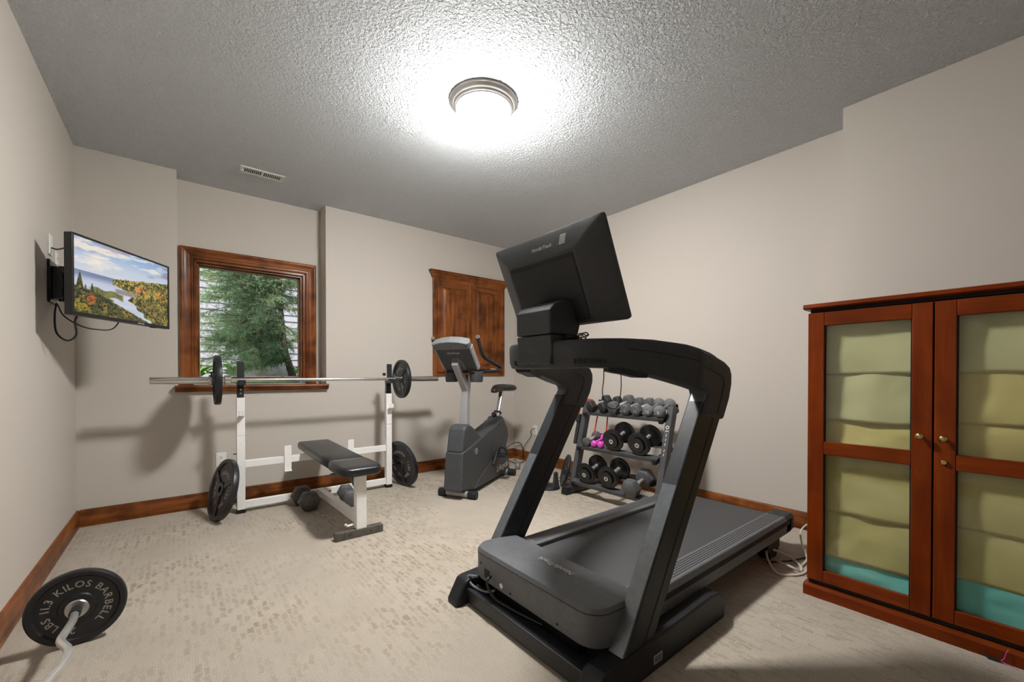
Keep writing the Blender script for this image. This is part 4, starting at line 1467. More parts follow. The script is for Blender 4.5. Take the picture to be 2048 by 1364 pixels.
con = tpart('console', 'black_matte', console, smooth=45)
for u0 in (.62, -2.05):
    for k in range(10):
        c, o_, t_, hw, zb, zt = bar_at(u0 + (k - 4.5) * .095)
        p = c + o_ * (hw * .985)
        tpart('vent_slot', 'groove', lambda mb: mb.beam((p.x, p.y, zb + .016), (p.x + o_.x * .002, p.y + o_.y * .002, zb + .034), .0045, .004, tuple(o_)), con, smooth=0)
for u0, u1 in ((-2.6, -3.9), (2.6, 3.9)):
    def tray(mb):
        rings = []
        for q in range(6):
            c, o_, t_, hw, zb, zt = bar_at(u0 + (u1 - u0) * q / 5)
            d_ = .018 if 0 < q < 5 else .012
            rings.append([Vector((c.x + o_.x * hw * a, c.y + o_.y * hw * a, zb + h)) for a, h in ((-.8, .004), (.75, .004), (.6, -d_), (-.7, -d_))])
        mb.loft(rings)
    tpart('under_tray', 'black_plastic', tray, con, smooth=0, bevel=.003)
for sgn in (-1, 1):     # moulded seam line along each arm
    def seam(mb):
        pts_ = []
        for q in range(17):
            c, o_, t_, hw, zb, zt = bar_at(sgn * (3.2 + q * .2))
            pts_.append(c + o_ * (hw * 1.0) + Vector((0, 0, zb + (zt - zb) * .66)))
        mb.tube(pts_, .002, 6)
    tpart('seam', 'groove', seam, con)
tpart('phone_knob', 'black_plastic', lambda mb: mb.lathe([(0, 0), (.028, .004), (.034, .014), (.028, .024), (0, .03)], Matrix.Translation((1.225, 1.150, 1.203)), 20), con)
# neck and hinge housing
tpart('neck', 'black_matte', lambda mb: mb.prism([(1.125, 1.115), (1.137, 1.165), (1.13, 1.228), (1.27, 1.228), (1.255, 1.15), (1.20, 1.098)], 1.172, 1.378, 'y'), smooth=0, bevel=.006)
tpart('hinge_housing', 'black_matte', lambda mb: mb.prism([(1.128, 1.2315), (1.126, 1.325), (1.150, 1.350), (1.215, 1.375), (1.33, 1.36), (1.29, 1.2315)], 1.172, 1.378, 'y'), smooth=0, bevel=.008)
# tilted display
e2 = Vector((-.165, 0, .37)).normalized()      # up along the screen
nb = Vector((-.37, 0, -.165)).normalized()     # out of its back
SMx = Matrix.Translation((1.272, YC + .008, 1.470)) @ Matrix((Vector((0, -1, 0)), e2, nb)).transposed().to_4x4()
HW, HH = .324, .203


def rr(w, h, z, r=.012, y0=0.0):
    out = []
    for sx, sy, a0 in ((1, 1, 0), (-1, 1, 90), (-1, -1, 180), (1, -1, 270)):
        for t in range(4):
            a = D(a0 + 30 * t)
            out.append(SMx @ Vector((sx * (w - r) + r * math.cos(a), y0 + sy * (h - r) + r * math.sin(a), z)))
    return out


disp = tpart('display_housing', 'black_matte', lambda mb: mb.loft([rr(HW - .004, HH - .004, -.020), rr(HW, HH, -.014), rr(HW, HH, .0), rr(HW - .004, HH - .004, .004),
             rr(.205, .150, .058, .01, -.030), rr(.200, .145, .0605, .01, -.030)]), smooth=25)
tpart('display_glass', 'screen_off', lambda mb: mb.box(-HW + .015, HW - .015, -HH + .015, HH - .015, -.0225, -.0205, SMx), disp, smooth=0)
tpart('back_panel', 'black_plastic', lambda mb: mb.loft([rr(.190, .136, .060, .008, -.030), rr(.190, .136, .0635, .008, -.030), rr(.187, .133, .065, .008, -.030)]), disp, smooth=25)
tpart('vent_strip', 'groove', lambda mb: mb.box(-.185, .185, .088, .102, .0652, .0662, SMx), disp, smooth=0)
# top bevel face carries the lettering and a sticker
pt0, pt1 = Vector((0, HH - .004, .004)), Vector((0, .120, .058))
fd = (pt0 - pt1).normalized()
fn_ = Vector((1, 0, 0)).cross(fd)
if fn_.z < 0: fn_ = -fn_
FM = SMx @ Matrix.Translation((pt0 + pt1) / 2 + fn_ * .0012) @ Matrix((Vector((1, 0, 0)), fd, fn_)).transposed().to_4x4()
tpart('lettering', 'letter', lambda mb: text_mesh(mb, 'NordicTrack', FM @ Matrix.Translation((.015, -.008, 0)), .023, bold=.0003, shear=.2), disp, smooth=0)
stk = tpart('sticker', 'sticker', lambda mb: mb.box(.118, .150, -.020, .022, 0, .0006, FM), disp, smooth=0)
tpart('print', 'bike_grey', lambda mb: [mb.box(.124, .144, a, a + .0015, .0006, .0009, FM) for a in (-.014, .010)] + [mb.box(a, a + .0015, -.014, .0115, .0006, .0009, FM) for a in (.124, .1425)], stk, smooth=0)
# motor hood: plan polygon with rounded front corners
def hood_ring(inset, z, dxs=0.0):
    x0, x1, y0, y1, r = 1.082 + inset + dxs, 1.335, .900 + inset, 1.662 - inset, .085 - inset * .6
    pts = []
    for t in range(7):
        a = D(180 + 15 * t); pts.append((x0 + r + r * math.cos(a), y0 + r + r * math.sin(a)))
    pts.append((x1, y0)); pts.append((x1, y1))
    for t in range(7):
        a = D(90 + 15 * t); pts.append((x0 + r + r * math.cos(a), y1 - r + r * math.sin(a)))
    return [Vector((x, y, z - (.012 if (z > .2 and x > 1.3) else 0))) for x, y in pts]


hood = tpart('motor_hood', 'hood_plastic', lambda mb: mb.loft([hood_ring(.03, .118), hood_ring(.006, .128), hood_ring(0, .16), hood_ring(-.001, .248), hood_ring(.002, .252), hood_ring(.003, .256), hood_ring(.008, .264), hood_ring(.018, .267)]), smooth=30)
tpart('hood_seam', 'groove', lambda mb: mb.loft([[p + Vector((0, 0, 0)) for p in hood_ring(-.0016, .2462)][:-0 or None], hood_ring(-.0016, .2495)], cap=False), hood, smooth=30)
LM = Matrix.Translation((1.232, 1.248, .2672)) @ Matrix((Vector((0, 1, 0)), Vector((-1, 0, 0)), Vector((0, 0, 1)))).transposed().to_4x4()
tpart('lettering', 'letter', lambda mb: text_mesh(mb, 'NordicTrack', LM, .038, bold=.0006, shear=.2), hood, smooth=0)
tpart('power_socket', 'groove', lambda mb: mb.box(1.0800, 1.0835, 1.512, 1.548, .150, .190), hood, smooth=0)
tpart('round_sticker', 'white_plastic', lambda mb: mb.cyl((1.0822, 1.425, .158), (1.0808, 1.425, .158), .011, n=20), hood)
for y, z in ((1.578, .205), (1.362, .150), (1.085, .152)):
    tpart('screw', 'groove', lambda mb: mb.cyl((1.0824, y, z), (1.0806, y, z), .005, n=12), hood)
# running deck
tpart('deck_frame', 'black_paint', lambda mb: (mb.box(1.30, 2.82, .985, 1.045, .085, .15), mb.box(1.30, 2.82, 1.515, 1.575, .085, .15), mb.box(1.75, 1.83, .985, 1.575, .05, .12), mb.box(1.55, 1.62, .93, 1.63, .05, .13)), smooth=0, bevel=.004)
tpart('belt', 'belt', lambda mb: mb.prism([(1.30, .200), (1.32, .206), (2.87, .206), (2.90, .196), (2.905, .175), (2.88, .155), (1.32, .155), (1.30, .17)], 1.015, 1.530, 'y'), smooth=30)
tpart('rear_roller', 'black_paint', lambda mb: mb.cyl((2.875, 1.0, .18), (2.875, 1.55, .18), .022))
for s, (y0, y1) in ((-1, (.898, 1.010)), (1, (1.535, 1.662))):
    yo, yi = (y0, y1) if s < 0 else (y1, y0)
    rl = tpart('foot_rail', 'hood_plastic', lambda mb: mb.loft([[Vector((x, yo, .126)), Vector((x, yo, .205)), Vector((x, yo - s * .012, .226)), Vector((x, yi, .226)), Vector((x, yi, .190)), Vector((x, yo - s * .03, .126))]
               for x in (1.335, 2.885)]), smooth=0, bevel=.006, segs=3)
    tpart('end_cap', 'black_plastic', lambda mb: mb.loft([[Vector((x, yo, .122 + q)), Vector((x, yo, .205)), Vector((x, yo - s * .012, .2275)), Vector((x, yi, .2275)), Vector((x, yi, .15)), Vector((x, yo - s * .03, .122 + q))]
               for x, q in ((2.80, 0), (2.93, .012))]), rl, smooth=0, bevel=.010, segs=3)
    tpart('side_stripe', 'groove', lambda mb: mb.box(1.36, 2.86, min(yo, yo + s * .0008), max(yo, yo + s * .0008), .176, .200), rl, smooth=0)
    for k in range(6):
        yk = (y0 + .030 + k * .0125) if s < 0 else (y1 - .030 - k * .0125)
        tpart('tread_groove', 'groove', lambda mb: mb.box(1.41, 2.87, yk - .0023, yk + .0023, .2255, .2264), rl, smooth=0)
for y0, y1 in ((.93, 1.00), (1.56, 1.63)):
    tpart('rear_foot', 'black_plastic', lambda mb: mb.prism([(2.60, .13), (2.80, .13), (2.79, .05), (2.74, 0), (2.66, 0), (2.62, .05)], y0, y1, 'y'), smooth=0, bevel=.008)
tpart('lift_motor_cover', 'black_plastic', lambda mb: mb.box(1.13, 1.30, 1.02, 1.55, .045, .118), smooth=0, bevel=.01)
# treadmill power cord, belongs to the machine
tpart('power_cord', 'cord_black', lambda mb: mb.tube(catmull([(1.080, 1.500, .170), (1.060, 1.495, .166), (1.052, 1.482, .14), (1.070, 1.45, .095), (1.085, 1.38, .084), (1.10, 1.28, .083), (1.12, 1.20, .08)]), .0055, 8))
tpart('power_cord', 'bike_grey', lambda mb: mb.tube(catmull([(1.085, 1.61, .128), (1.065, 1.66, .118), (1.062, 1.636, .095), (1.07, 1.60, .083), (1.085, 1.54, .084), (1.105, 1.50, .10)]), .0055, 8))

# cable loop hanging from the console
mb = MB(); mb.tube(catmull([(1.285, 1.035, 1.108), (1.287, 1.037, 1.05), (1.283, 1.040, 1.005), (1.290, 1.036, .965), (1.30, 1.028, .945), (1.325, 1.014, .937), (1.342, 1.006, .955), (1.346, 1.005, .97), (1.350, 1.002, 1.03), (1.348, 1.004, 1.105)]), .0018, 6)
tag(mb.build('hanging_cable', M['cord_black']), 'thin black cable looping down below the treadmill console', 'cable')
mb = MB()
ky_ = Vector((1.225, 1.088, 1.2065))
ring_ = [ky_ + Vector((.010 * math.cos(a), .026 * math.sin(a), .020 + .006 * math.sin(2 * a))) for a in [2 * PI * k / 16 for k in range(16)]]
mb.tube(ring_, .0025, 6, True)
for k in (1, 5, 8, 12, 15):
    mb.cyl(ring_[k], ky_ + Vector((.014 * math.cos(k), .024 * math.sin(k * 1.3), 0)), .002, n=8)
tag(mb.build('key_clip', M['black_plastic']), 'small black wire clip lying on top of the treadmill console', 'clip')

# ================================================================== glazed display cabinet
dc = empty('display_cabinet', (2.65, .248, 0), label='red cherry cabinet with four glazed panels backed with crumpled green paper', cat='cabinet')
do = dc.location


def dpart(name, mat, fn, parent=None, smooth=0, bevel=.002, segs=2):
    mb = MB(do); fn(mb)
    return mb.build(name, M[mat], parent or dc, smooth=smooth, bevel=bevel, segs=segs)


CY0, CY1, CXB = -.185, .681, 2.98
dpart('side_panel', 'cherry_z', lambda mb: mb.box(2.418, CXB, CY1 - .02, CY1, .055, 1.372))
dpart('side_panel', 'cherry_z', lambda mb: mb.box(2.418, CXB, CY0, CY0 + .02, .055, 1.372))
dpart('back_panel', 'cherry_z', lambda mb: mb.box(CXB - .01, CXB, CY0 + .02, CY1 - .02, .055, 1.372))
dpart('floor_panel', 'cherry_y', lambda mb: mb.box(2.418, CXB - .01, CY0 + .02, CY1 - .02, .055, .075))
dpart('ceiling_panel', 'cherry_y', lambda mb: mb.box(2.418, CXB - .01, CY0 + .02, CY1 - .02, 1.352, 1.372))
dpart('top_board', 'cherry_y', lambda mb: mb.prism([(2.376, 1.392), (2.380, 1.408), (2.388, 1.411), (CXB + .01, 1.411), (CXB + .01, 1.385), (2.400, 1.385), (2.384, 1.388)], CY0 - .017, CY1 + .017, 'y'), bevel=.002)
dpart('cove', 'groove', lambda mb: mb.box(2.410, CXB, CY0 + .006, CY1 - .006, 1.372, 1.386))  # black strip standing in for the shade in the gap under the top
dpart('plinth', 'cherry_y', lambda mb: mb.prism([(2.383, 0), (2.383, .044), (2.388, .053), (2.400, .0555), (CXB, .0555), (CXB, 0)], CY0 - .012, CY1 + .012, 'y'), bevel=.002)
dpart('toe_gap', 'groove', lambda mb: mb.box(2.408, 2.418, CY0 + .004, CY1 - .004, .0555, .080))
P_UP = [((.36, .40, .205), (.42, .43, .22)), ((.40, .44, .24), (.36, .42, .24)), ((.38, .41, .20), (.43, .41, .18))]


def paper_mat(name, c0, c1):
    m, n, l, b_ = new_mat(name)
    mp = coords(n, l)
    t = N(n, 'ShaderNodeTexNoise', Scale=6.0, Detail=4.0)
    l.new(mp.outputs[0], t.inputs['Vector'])
    r = ramp(n, [(.3, c0), (.7, c1)])
    l.new(t.outputs['Fac'], r.inputs[0]); l.new(r.outputs[0], b_.inputs['Base Color'])
    b_.inputs['Roughness'].default_value = .75
    t2 = N(n, 'ShaderNodeTexNoise', Scale=160.0, Detail=2.0)
    l.new(mp.outputs[0], t2.inputs['Vector'])
    bp = N(n, 'ShaderNodeBump', Strength=.15, Distance=.001)
    l.new(t2.outputs['Fac'], bp.inputs['Height']); l.new(bp.outputs[0], b_.inputs['Normal'])
    return m


M['paper_a'] = paper_mat('green_paper', (.52, .51, .27), (.60, .58, .33))
M['paper_b'] = paper_mat('yellow_green_paper', (.58, .50, .18), (.66, .57, .24))
M['paper_c'] = paper_mat('grey_green_paper', (.52, .46, .18), (.58, .53, .25))
M['paper_teal'] = paper_mat('teal_paper', (.15, .56, .52), (.22, .64, .60))


def paper(y0, y1, z0, z1, mat, seed, bulge):
    """one band of folded paper behind the glass: bulging sheet with wrinkles, tucked in at top and bottom"""
    ny, nz = 26, 18
    yy, zz = np.meshgrid(np.linspace(0, 1, ny), np.linspace(0, 1, nz))
    r = vnoise(yy * 2.2 + seed, zz * 1.6 + seed * .7, seed, 3) - .5
    xx = 2.440 - bulge * np.sin(np.clip(zz, 0, 1) * PI) ** .6 + r * .020 + .010 * zz
    edge = vnoise(zz * 2.5 + seed, yy * 0 + seed, seed + 3, 2) - .5
    ys = y0 + (y1 - y0) * yy + edge * .012 * (1 - yy)
    zs = z0 + (z1 - z0) * zz + (vnoise(yy * 2.5, yy * 0, seed + 5, 2) - .5) * .014
    mb = MB(do)
    mb.add([(float(a), float(c), float(e)) for a, c, e in zip(xx.ravel(), ys.ravel(), zs.ravel())],
           [(j * ny + i, j * ny + i + 1, (j + 1) * ny + i + 1, (j + 1) * ny + i) for j in range(nz - 1) for i in range(ny - 1)])
    o = mb.build('paper_sheet', M[mat], dc, smooth=70)
    s = o.modifiers.new('thick', 'SOLIDIFY'); s.thickness = .0006
    return o


for k, (y0, y1) in enumerate(((.2505, CY1), (CY0, .2455))):
    inner = 0 if k == 0 else 1
    dr = empty('door', (0, 0, 0)); dr.parent = dc
    so, si = .065, .062
    a0, a1 = (y0 + si, y1 - so) if k == 0 else (y0 + so, y1 - si)
    z0, z1, zm0, zm1, zb, zt = .078, 1.368, .690, .752, .134, 1.304
    xa, xb = 2.395, 2.4165
    dpart('stile', 'cherry_z', lambda mb: mb.box(xa, xb, y0, a0, z0, z1), dr, bevel=.003)
    dpart('stile', 'cherry_z', lambda mb: mb.box(xa, xb, a1, y1, z0, z1), dr, bevel=.003)
    for q0, q1 in ((z0, zb), (zm0, zm1), (zt, z1)):
        dpart('rail', 'cherry_y', lambda mb: mb.box(xa + .0004, xb, a0, a1, q0, q1), dr, bevel=.003)
    for q0, q1 in ((zb, zm0), (zm1, zt)):
        dpart('glass_pane', 'cab_glass', lambda mb: mb.box(2.4085, 2.4115, a0 - .006, a1 + .006, q0 - .006, q1 + .006), dr, bevel=0)
        for e0, e1, f0, f1 in ((a0, a0 + .005, q0, q1), (a1 - .005, a1, q0, q1)):
            dpart('glazing_bead', 'groove', lambda mb: mb.box(2.4035, 2.4085, e0, e1, f0, f1), dr, bevel=0)
    kz = .818 if k == 0 else .815
    ky = .285 if k == 0 else .2175
    kb = dpart('knob', 'brass', lambda mb: mb.lathe([(0, 0), (.007, 0), (.0055, .008), (.008, .013), (.0135, .017), (.0145, .023), (.010, .029), (.0055, .031), (0, .0315)], Matrix.Translation((2.395, ky, kz)) @ rot_to((-1, 0, 0)), 24), dr, smooth=50, bevel=0)
    if k == 1:
        dpart('lock', 'brass', lambda mb: mb.lathe([(0, 0), (.0105, 0), (.0105, .006), (.008, .009), (0, .009)], Matrix.Translation((2.395, .2165, .719)) @ rot_to((-1, 0, 0)), 24), dr, smooth=40, bevel=0)
    e = .018
    sets = [(zm1 - .02, .862, 'paper_b', 0), (.850, 1.088, 'paper_a', 1), (1.075, zt + .03, 'paper_a', 2), (zb - .03, .212, 'paper_teal', 3), (.200, .430, 'paper_c', 4), (.415, zm0 + .02, 'paper_c', 5)]
    if k == 1:
        sets = [(zm1 - .02, .885, 'paper_b', 0), (.872, 1.095, 'paper_b', 1), (1.08, zt + .03, 'paper_a', 2), (zb - .03, .262, 'paper_teal', 3), (.250, .470, 'paper_c', 4), (.455, zm0 + .02, 'paper_c', 5)]
    for q0, q1, mt, sd_ in sets:
        o = paper(a0 - e, a1 + e, q0, q1, mt, 3 + sd_ * 7 + k * 31, .005 if mt != 'paper_teal' else .003)
# pen lying on the plinth with a bit of red string
pen = empty('pen', (2.392, .060, .03), label='dark pen tied with thread at the foot of the display cabinet', cat='pen')
mb = MB(pen.location); mb.cyl((2.374, .100, .010), (2.376, .064, .008), .0055, n=10); mb.build('barrel', M['black_plastic'], pen)
mb = MB(pen.location); mb.tube(catmull([(2.376, .064, .010), (2.372, .056, .02), (2.374, .050, .045), (2.378, .045, .058)]), .0012, 6); mb.tube(catmull([(2.374, .064, .009), (2.368, .045, .006), (2.362, .02, .004)]), .001, 6)
mb.build('thread', M['pink'], pen)

# ================================================================== curl bar with plates on the carpet
EX, EZ = -.318, .148
curl = empty('curl_bar', (EX, 1.9, EZ), label='zigzag chrome curl bar lying on the carpet by the left baseboard', cat='barbell')
co = curl.location
pts = [(EX, 2.30, EZ), (EX + .004, 2.24, EZ), (EX - .010, 2.095, EZ), (EX + .026, 2.015, EZ), (EX + .026, 1.93, EZ), (EX - .004, 1.80, EZ), (EX + .026, 1.67, EZ),
       (EX + .026, 1.585, EZ), (EX - .010, 1.505, EZ), (EX + .004, 1.36, EZ), (EX, 1.30, EZ)]


def soft(pts, f=.30):
    out = [Vector(pts[0])]
    for a, c, e in zip(pts, pts[1:], pts[2:]):
        a, c, e = Vector(a), Vector(c), Vector(e)
        p0, p2 = c.lerp(a, min(.45, .03 / (c - a).length)), c.lerp(e, min(.45, .03 / (c - e).length))
        out += [p0.lerp(c, t).lerp(c.lerp(p2, t), t) for t in (0, .2, .4, .6, .8, 1)]
    return out + [Vector(pts[-1])]


mb = MB(co); mb.tube(soft(pts), .0125, 16); mb.build('shaft', M['satin'], curl, smooth=60)
for s, ya, yb in ((1, 2.30, 2.49), (-1, 1.30, 1.11)):
    mb = MB(co); mb.cyl((EX, ya, EZ), (EX, yb, EZ), .0125, n=20); mb.build('sleeve', M['chrome'], curl)
    mb = MB(co); mb.cyl((EX, ya - s * .005, EZ), (EX, ya + s * .052, EZ), .017, n=20); mb.build('neck', M['black_paint'], curl)
    mb = MB(co); mb.lathe([(0, 0), (.033, 0), (.036, .004), (.036, .014), (0, .014)], Matrix.Translation((EX, ya + s * .038, EZ)) @ rot_to((0, s, 0)), 28); mb.build('collar', M['steel'], curl, smooth=25)
weight_plate('curl_bar_plate', .146, .030, (EX, 2.368, EZ), (0, -1, 0), (0, 0, 1), 'black iron plate with worn lettering standing on the carpet at the curl bar end', 'plates on the curl bar',
             [('25', D(183)), ('LBS', None), ('11.3', None), ('KILOS', None), ('BARBELL', None)], ribs=0, letter='letter_dim', hub_r=.052, lsize=.035, hole=.0135)
weight_plate('curl_bar_plate', .146, .030, (EX, 1.232, EZ), (0, 1, 0), (0, 0, 1), 'black iron plate at the near end of the curl bar', 'plates on the curl bar',
             [('25', D(183)), ('LBS', None), ('11.3', None), ('KILOS', None), ('BARBELL', None)], ribs=0, letter='letter_dim', hub_r=.052, lsize=.035, hole=.0135)

# ================================================================== small things on the floor by the right wall
fan = empty('floor_fan', (2.74, 2.84, 0), 0, 'small black floor fan on a forked stand behind the treadmill upright', 'fan')
fo = fan.location
mb = MB(fo); mb.lathe([(0, 0), (.10, 0), (.10, .01), (.085, .022), (0, .022)], Matrix.Translation((2.73, 2.84, 0)), 28); mb.build('base', M['black_plastic'], fan)
for s in (-1, 1):
    mb = MB(fo)
    c = Vector((2.745, 2.85 + s * .078, 0))
    mb.loft([[c + Vector((a * w, cc * .012, z)) for a, cc in ((-1, -1), (1, -1), (1, 1), (-1, 1))] for z, w in ((.0, .055), (.02, .042), (.10, .024), (.15, .022), (.165, .012))])
    mb.build('fork', M['black_matte'], fan, smooth=0, bevel=.006)
mb = MB(fo); mb.lathe([(0, 0), (.085, 0), (.105, .02), (.108, .06), (.095, .085), (0, .09)], Matrix.Translation((2.71, 2.86, .155)) @ rot_to((-.8, .1, .45)), 32); mb.build('housing', M['black_matte'], fan)
mb = MB(fo)
for r in (.03, .055, .08): mb.tube([Matrix.Translation((2.71, 2.86, .155)) @ rot_to((-.8, .1, .45)) @ Vector((r * math.cos(k * PI / 12), r * math.sin(k * PI / 12), .093)) for k in range(24)], .002, 6, True)
mb.build('grille', M['black_paint'], fan)

mb = MB(); mb.box(-.03, .03, -.045, .045, 0, .06)
o = mb.build('power_adapter', plain('teal_black_plastic', (.012, .022, .026), .4), smooth=0, bevel=.006)
o.location = (3.20, 3.03, 0); o.rotation_euler = (0, 0, .5)
tag(o, 'dark power adapter on the carpet against the right baseboard', 'adapter')
mb = MB(); mb.tube(catmull([(3.17, 3.0, .03), (3.10, 2.95, .006), (3.02, 2.93, .005), (2.96, 2.99, .005), (3.0, 3.06, .005), (3.08, 3.03, .006), (3.12, 2.90, .005), (3.22, 2.80, .005)]), .004, 8)
tag(mb.build('adapter_cord', M['cord_brown']), 'tangled brown cord on the carpet beside the power adapter', 'cord')
mb = MB(); mb.tube(catmull([(3.36, 3.02, .12), (3.33, 2.98, .06), (3.27, 2.92, .006), (3.15, 2.84, .005), (3.10, 2.76, .005)]), .004, 8)
tag(mb.build('pale_cord', M['cord_white']), 'pale cord running along the carpet left of the dumbbell rack', 'cord')

ps = empty('power_strip', (3.05, 3.70, 0), D(50), 'grey power strip on the carpet behind the exercise bike', 'power strip')
mb = MB(); mb.box(-.12, .12, -.03, .03, 0, .035); mb.build('body', M['bike_grey'], ps, smooth=0, bevel=.005)
for k in range(3):
    mb = MB(); mb.lathe([(0, 0), (.014, 0), (.014, .002), (0, .002)], Matrix.Translation((-.07 + k * .06, 0, .035)), 16); mb.build('socket', M['white_plastic'], ps)
mb = MB(); mb.tube(catmull([(3.365, 3.76, .415), (3.34, 3.765, .415), (3.325, 3.79, .38), (3.345, 3.80, .33), (3.345, 3.86, .26), (3.34, 3.93, .18), (3.34, 3.94, .12), (3.335, 3.92, .02), (3.25, 3.85, .012), (3.14, 3.81, .02)]), .004, 8)
tag(mb.build('outlet_cord', M['cord_black']), 'black cord dropping from the right wall outlet to the power strip', 'cord')
mb = MB(); mb.tube(catmull([(3.338, 3.955, .03), (3.345, 3.955, .13), (3.345, 3.99, .20), (3.335, 4.05, .215), (3.30, 4.10, .20), (3.22, 4.12, .14), (3.15, 4.05, .04), (3.10, 3.80, .02)]), .005, 8)
tag(mb.build('arched_cord', M['cord_black']), 'thick black cord arching above the baseboard in the room corner', 'cord')
mb = MB(); mb.tube(catmull([(3.10, 3.76, .037), (3.14, 3.86, .05), (3.20, 3.95, .03), (3.30, 3.98, .06), (3.345, 3.93, .09)]), .0035, 8)
tag(mb.build('brown_cord', M['cord_brown']), 'brown cord leading from the power strip up to the corner baseboard', 'cord')

# white extension cord between treadmill and display cabinet
mb = MB(); mb.tube(catmull([(2.66, .925, .012), (2.60, .86, .03), (2.58, .80, .03), (2.62, .77, .008), (2.70, .80, .006), (2.74, .86, .02), (2.70, .93, .05), (2.62, .94, .06), (2.55, .90, .03), (2.50, .84, .006), (2.56, .77, .006), (2.66, .755, .006),
                        (2.78, .78, .008), (2.90, .83, .03), (3.02, .80, .03), (3.12, .755, .008), (3.2, .74, .006)]), .0065, 8)
mb.tube(catmull([(2.70, .79, .008), (2.82, .80, .012), (2.95, .86, .03), (3.05, .90, .08), (3.18, .90, .10), (3.30, .86, .11)]), .0055, 8)
tag(mb.build('extension_cord', M['cord_white']), 'tangled white extension cord beside the display cabinet', 'cord')
mb = MB(); mb.tube(catmull([(2.60, .93, .006), (2.72, .86, .005), (2.88, .80, .005), (3.0, .74, .005), (3.1, .735, .005)]), .004, 8)
tag(mb.build('flat_cable', M['cord_black']), 'dark cord flat on the carpet under the white extension cord', 'cord')

# ================================================================== garden outside the window
GZ = 1.0
gm, n, l, b_ = new_mat('lawn')
mp = coords(n, l); t = N(n, 'ShaderNodeTexNoise', Scale=14.0, Detail=6.0); l.new(mp.outputs[0], t.inputs['Vector'])
r = ramp(n, [(.35, (.07, .13, .03)), (.65, (.22, .33, .08))]); l.new(t.outputs['Fac'], r.inputs[0]); l.new(r.outputs[0], b_.inputs['Base Color']); b_.inputs['Roughness'].default_value = .9
mb = MB(); mb.box(-9, 12, 4.63, 16, GZ - .3, GZ)
struct(tag(mb.build('lawn', gm, smooth=0), 'green lawn outside the window', 'lawn'))
# neighbouring wall of clapboards
siding = empty('siding_wall', (1.0, 8.2, GZ), label='pale lap siding wall of the house outside the window', cat='house wall', kind='structure')
M['siding'] = plain('pale_siding_paint', (.37, .335, .345), .6, noise=.04, nscale=8)
mb = MB(siding.location); mb.box(-5, 8, 8.2, 8.4, GZ - .1, 6); mb.build('backing', M['siding'], siding, smooth=0)
board = None
for k in range(38):
    z = GZ + k * .112
    if board is None:
        mb = MB((1.0, 8.2, GZ)); mb.prism([(8.1995, GZ), (8.165, GZ - .004), (8.163, GZ), (8.190, GZ + .122), (8.1995, GZ + .122)], -4, 7.5, 'x')
        board = mb.build('clapboard', M['siding'], siding, smooth=0)
    else: share(board, 'clapboard', siding, (0, 0, k * .112))

M['bark'] = plain('juniper_bark', (.10, .065, .045), .9, noise=.4, nscale=30, bump=.8, bscale=60)


def needle_mat(name, c0, c1):
    m, n, l, b_ = new_mat(name)
    mp = coords(n, l)
    t = N(n, 'ShaderNodeTexNoise', Scale=9.0, Detail=3.0); l.new(mp.outputs[0], t.inputs['Vector'])
    r = ramp(n, [(.3, c0), (.7, c1)]); l.new(t.outputs['Fac'], r.inputs[0]); l.new(r.outputs[0], b_.inputs['Base Color'])
    b_.inputs['Roughness'].default_value = .7
    b_.inputs['Specular IOR Level'].default_value = .2
    return m


M['needles'] = needle_mat('juniper_needles', (.16, .25, .12), (.48, .60, .32))
M['needles_brown'] = needle_mat('dry_needles', (.30, .15, .06), (.45, .26, .12))
TY = 5.75
tree = empty('juniper_tree', (1.12, TY, GZ), label='feathery green juniper tree growing outside the window', cat='tree')
tp = tree.location
trunk_pts = catmull([(1.13, TY, GZ - .05), (1.09, TY, 1.12), (1.02, TY + .02, 1.40), (.99, TY + .03, 1.8), (.95, TY + .05, 2.5), (.90, TY + .05, 3.2)], 5)
mb = MB(tp); mb.tube(trunk_pts, [max(.018, .050 - .0013 * k) for k in range(len(trunk_pts))], 12); mb.build('trunk', M['bark'], tree, smooth=60)
br = MB(tp)
tw_p, tw_d = [], []
for k in range(130):
    zt = 1.24 + 1.45 * random.random()
    i = min(range(len(trunk_pts)), key=lambda q: abs(trunk_pts[q].z - zt))
    p = trunk_pts[i].copy()
    a = random.uniform(0, 2 * PI)
    if k % 4: a = random.uniform(PI * .66, PI * 1.38)       # heavier growth on the open left side
    L = random.uniform(.40, .98)
    if math.cos(a) > 0: L *= .55
    if zt < 1.35: L *= .75
    dirv = Vector((math.cos(a), math.sin(a) * .7, random.uniform(-.18, .42)))
    q = [p]
    for s_ in range(6):
        dirv.z -= .045
        dirv += Vector((random.uniform(-.16, .16), random.uniform(-.16, .16), random.uniform(-.1, .1)))
        q.append(q[-1] + dirv.normalized() * L / 6)
    br.tube(q, [.0095 - .0014 * t for t in range(7)], 5)
    for s_ in range(1, 7):
        for _ in range(9):
            tw_p.append(tuple(q[s_ - 1].lerp(q[s_], random.random()))); tw_d.append(tuple(dirv.normalized()))
br.build('branches', M['bark'], tree, smooth=60)
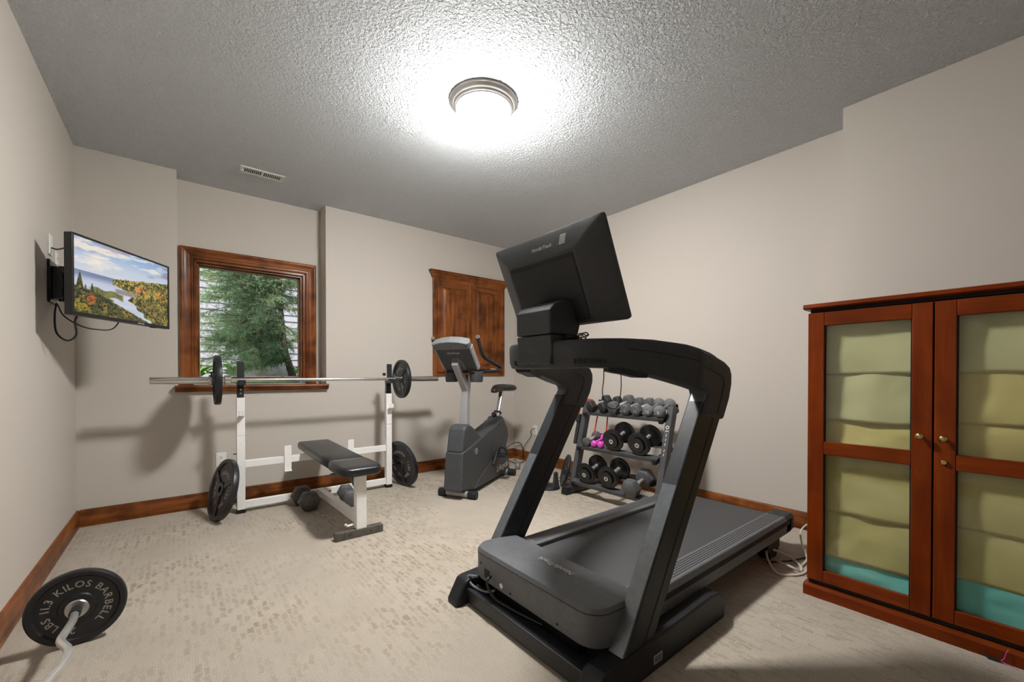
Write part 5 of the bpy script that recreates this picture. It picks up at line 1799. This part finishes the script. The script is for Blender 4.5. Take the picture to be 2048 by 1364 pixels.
# needle sprays: thin blades round short twig axes
nr = np.random.default_rng(5)
base = np.repeat(np.array(tw_p), 2, 0); dirs = np.repeat(np.array(tw_d), 2, 0)
norm = lambda a: a / (np.linalg.norm(a, axis=-1, keepdims=True) + 1e-9)
ax_ = norm(dirs * .75 + nr.normal(0, .55, base.shape) + np.array([0, 0, -.12]))
Ls = nr.uniform(.06, .15, (len(base), 1))
brown = nr.random(len(base)) < .03
NN = 20
tt = np.linspace(.03, 1, NN)[None, :, None]
o_ = base[:, None, :] + ax_[:, None, :] * Ls[:, None, :] * tt
d1 = norm(ax_[:, None, :] * .9 + nr.normal(0, .5, o_.shape))
w1 = norm(np.cross(d1, nr.normal(0, 1, o_.shape))) * .0021
ln = nr.uniform(.016, .040, o_.shape[:2] + (1,))
tri = np.stack([o_ - w1, o_ + w1, o_ + d1 * ln], 2)        # sprays, needles, 3, 3
for nm, sel, mt in (('needles', ~brown, 'needles'), ('dry_needles', brown, 'needles_brown')):
    P3 = tri[sel].reshape(-1, 3) - np.array(tp)
    me = bpy.data.meshes.new(nm)
    nv = len(P3)
    me.vertices.add(nv); me.vertices.foreach_set('co', P3.astype(np.float32).ravel())
    me.loops.add(nv); me.loops.foreach_set('vertex_index', np.arange(nv, dtype=np.int32))
    me.polygons.add(nv // 3); me.polygons.foreach_set('loop_start', np.arange(0, nv, 3, dtype=np.int32))
    me.update(calc_edges=True); me.validate()
    me.materials.append(M[mt])
    o = bpy.data.objects.new(nm, me); COL.objects.link(o); o.parent = tree; o['kind'] = 'stuff'

# hostas and a boulder under the tree
M['hosta'] = needle_mat('hosta_leaf', (.14, .28, .05), (.36, .52, .14))


def hosta(loc, scale, n_l, label):
    o = empty('hosta_plant', loc, random.uniform(0, 6), label, 'plant', 'hostas outside the window')
    lm = None
    for k in range(n_l):
        if lm is None:
            mb = MB()
            rows = [(0, .004, 0), (.05, .006, .05), (.10, .03, .10), (.16, .05, .135), (.22, .045, .14), (.28, .022, .12), (.315, .002, .095)]
            vs = []
            for x, w, z in rows: vs += [(x, -w, z + .012), (x, 0, z), (x, w, z + .012)]
            mb.add(vs, [(3 * i + j, 3 * i + j + 1, 3 * i + j + 4, 3 * i + j + 3) for i in range(6) for j in (0, 1)])
            lm = mb.build('leaf', M['hosta'], o, smooth=60)
            c = lm
        else: c = share(lm, 'leaf', o)
        sc_ = scale * random.uniform(.7, 1.1)
        c.scale = (sc_, sc_, sc_ * random.uniform(.8, 1.5))
        c.rotation_euler = (random.uniform(-.2, .2), random.uniform(-.5, .1), k * 2.4)
    return o


for (x, y, s, lb) in ((.22, 7.5, 1.0, 'leafy hosta at the left end of the bed outside the window'), (.66, 7.62, .95, 'leafy hosta left of the boulder outside the window'), (1.50, 7.55, .9, 'bright hosta low behind the juniper trunk'),
                      (2.0, 7.3, .95, 'hosta right of the juniper trunk outside the window'), (-.30, 7.55, .95, 'hosta partly hidden by the left window jamb')):
    hosta((x, y, GZ), s, 20, lb)
M['boulder'] = plain('pink_granite', (.42, .32, .26), .8, noise=.25, nscale=14, bump=.5, bscale=40)
mb = MB()
rings = []
for j in range(1, 9):
    ph = PI * j / 9
    rings.append([Vector((.34 * math.sin(ph) * math.cos(a) * (1 + .12 * math.sin(3 * a + j)), .26 * math.sin(ph) * math.sin(a) * (1 + .1 * math.cos(2 * a + j)), .22 * math.cos(ph) + .05)) for a in [2 * PI * k / 18 for k in range(18)]])
mb.loft(rings)
o = mb.build('boulder', M['boulder'], smooth=60); o.location = (1.02, 7.05, GZ + .06)
tag(o, 'rounded pinkish boulder lying under the juniper', 'boulder')
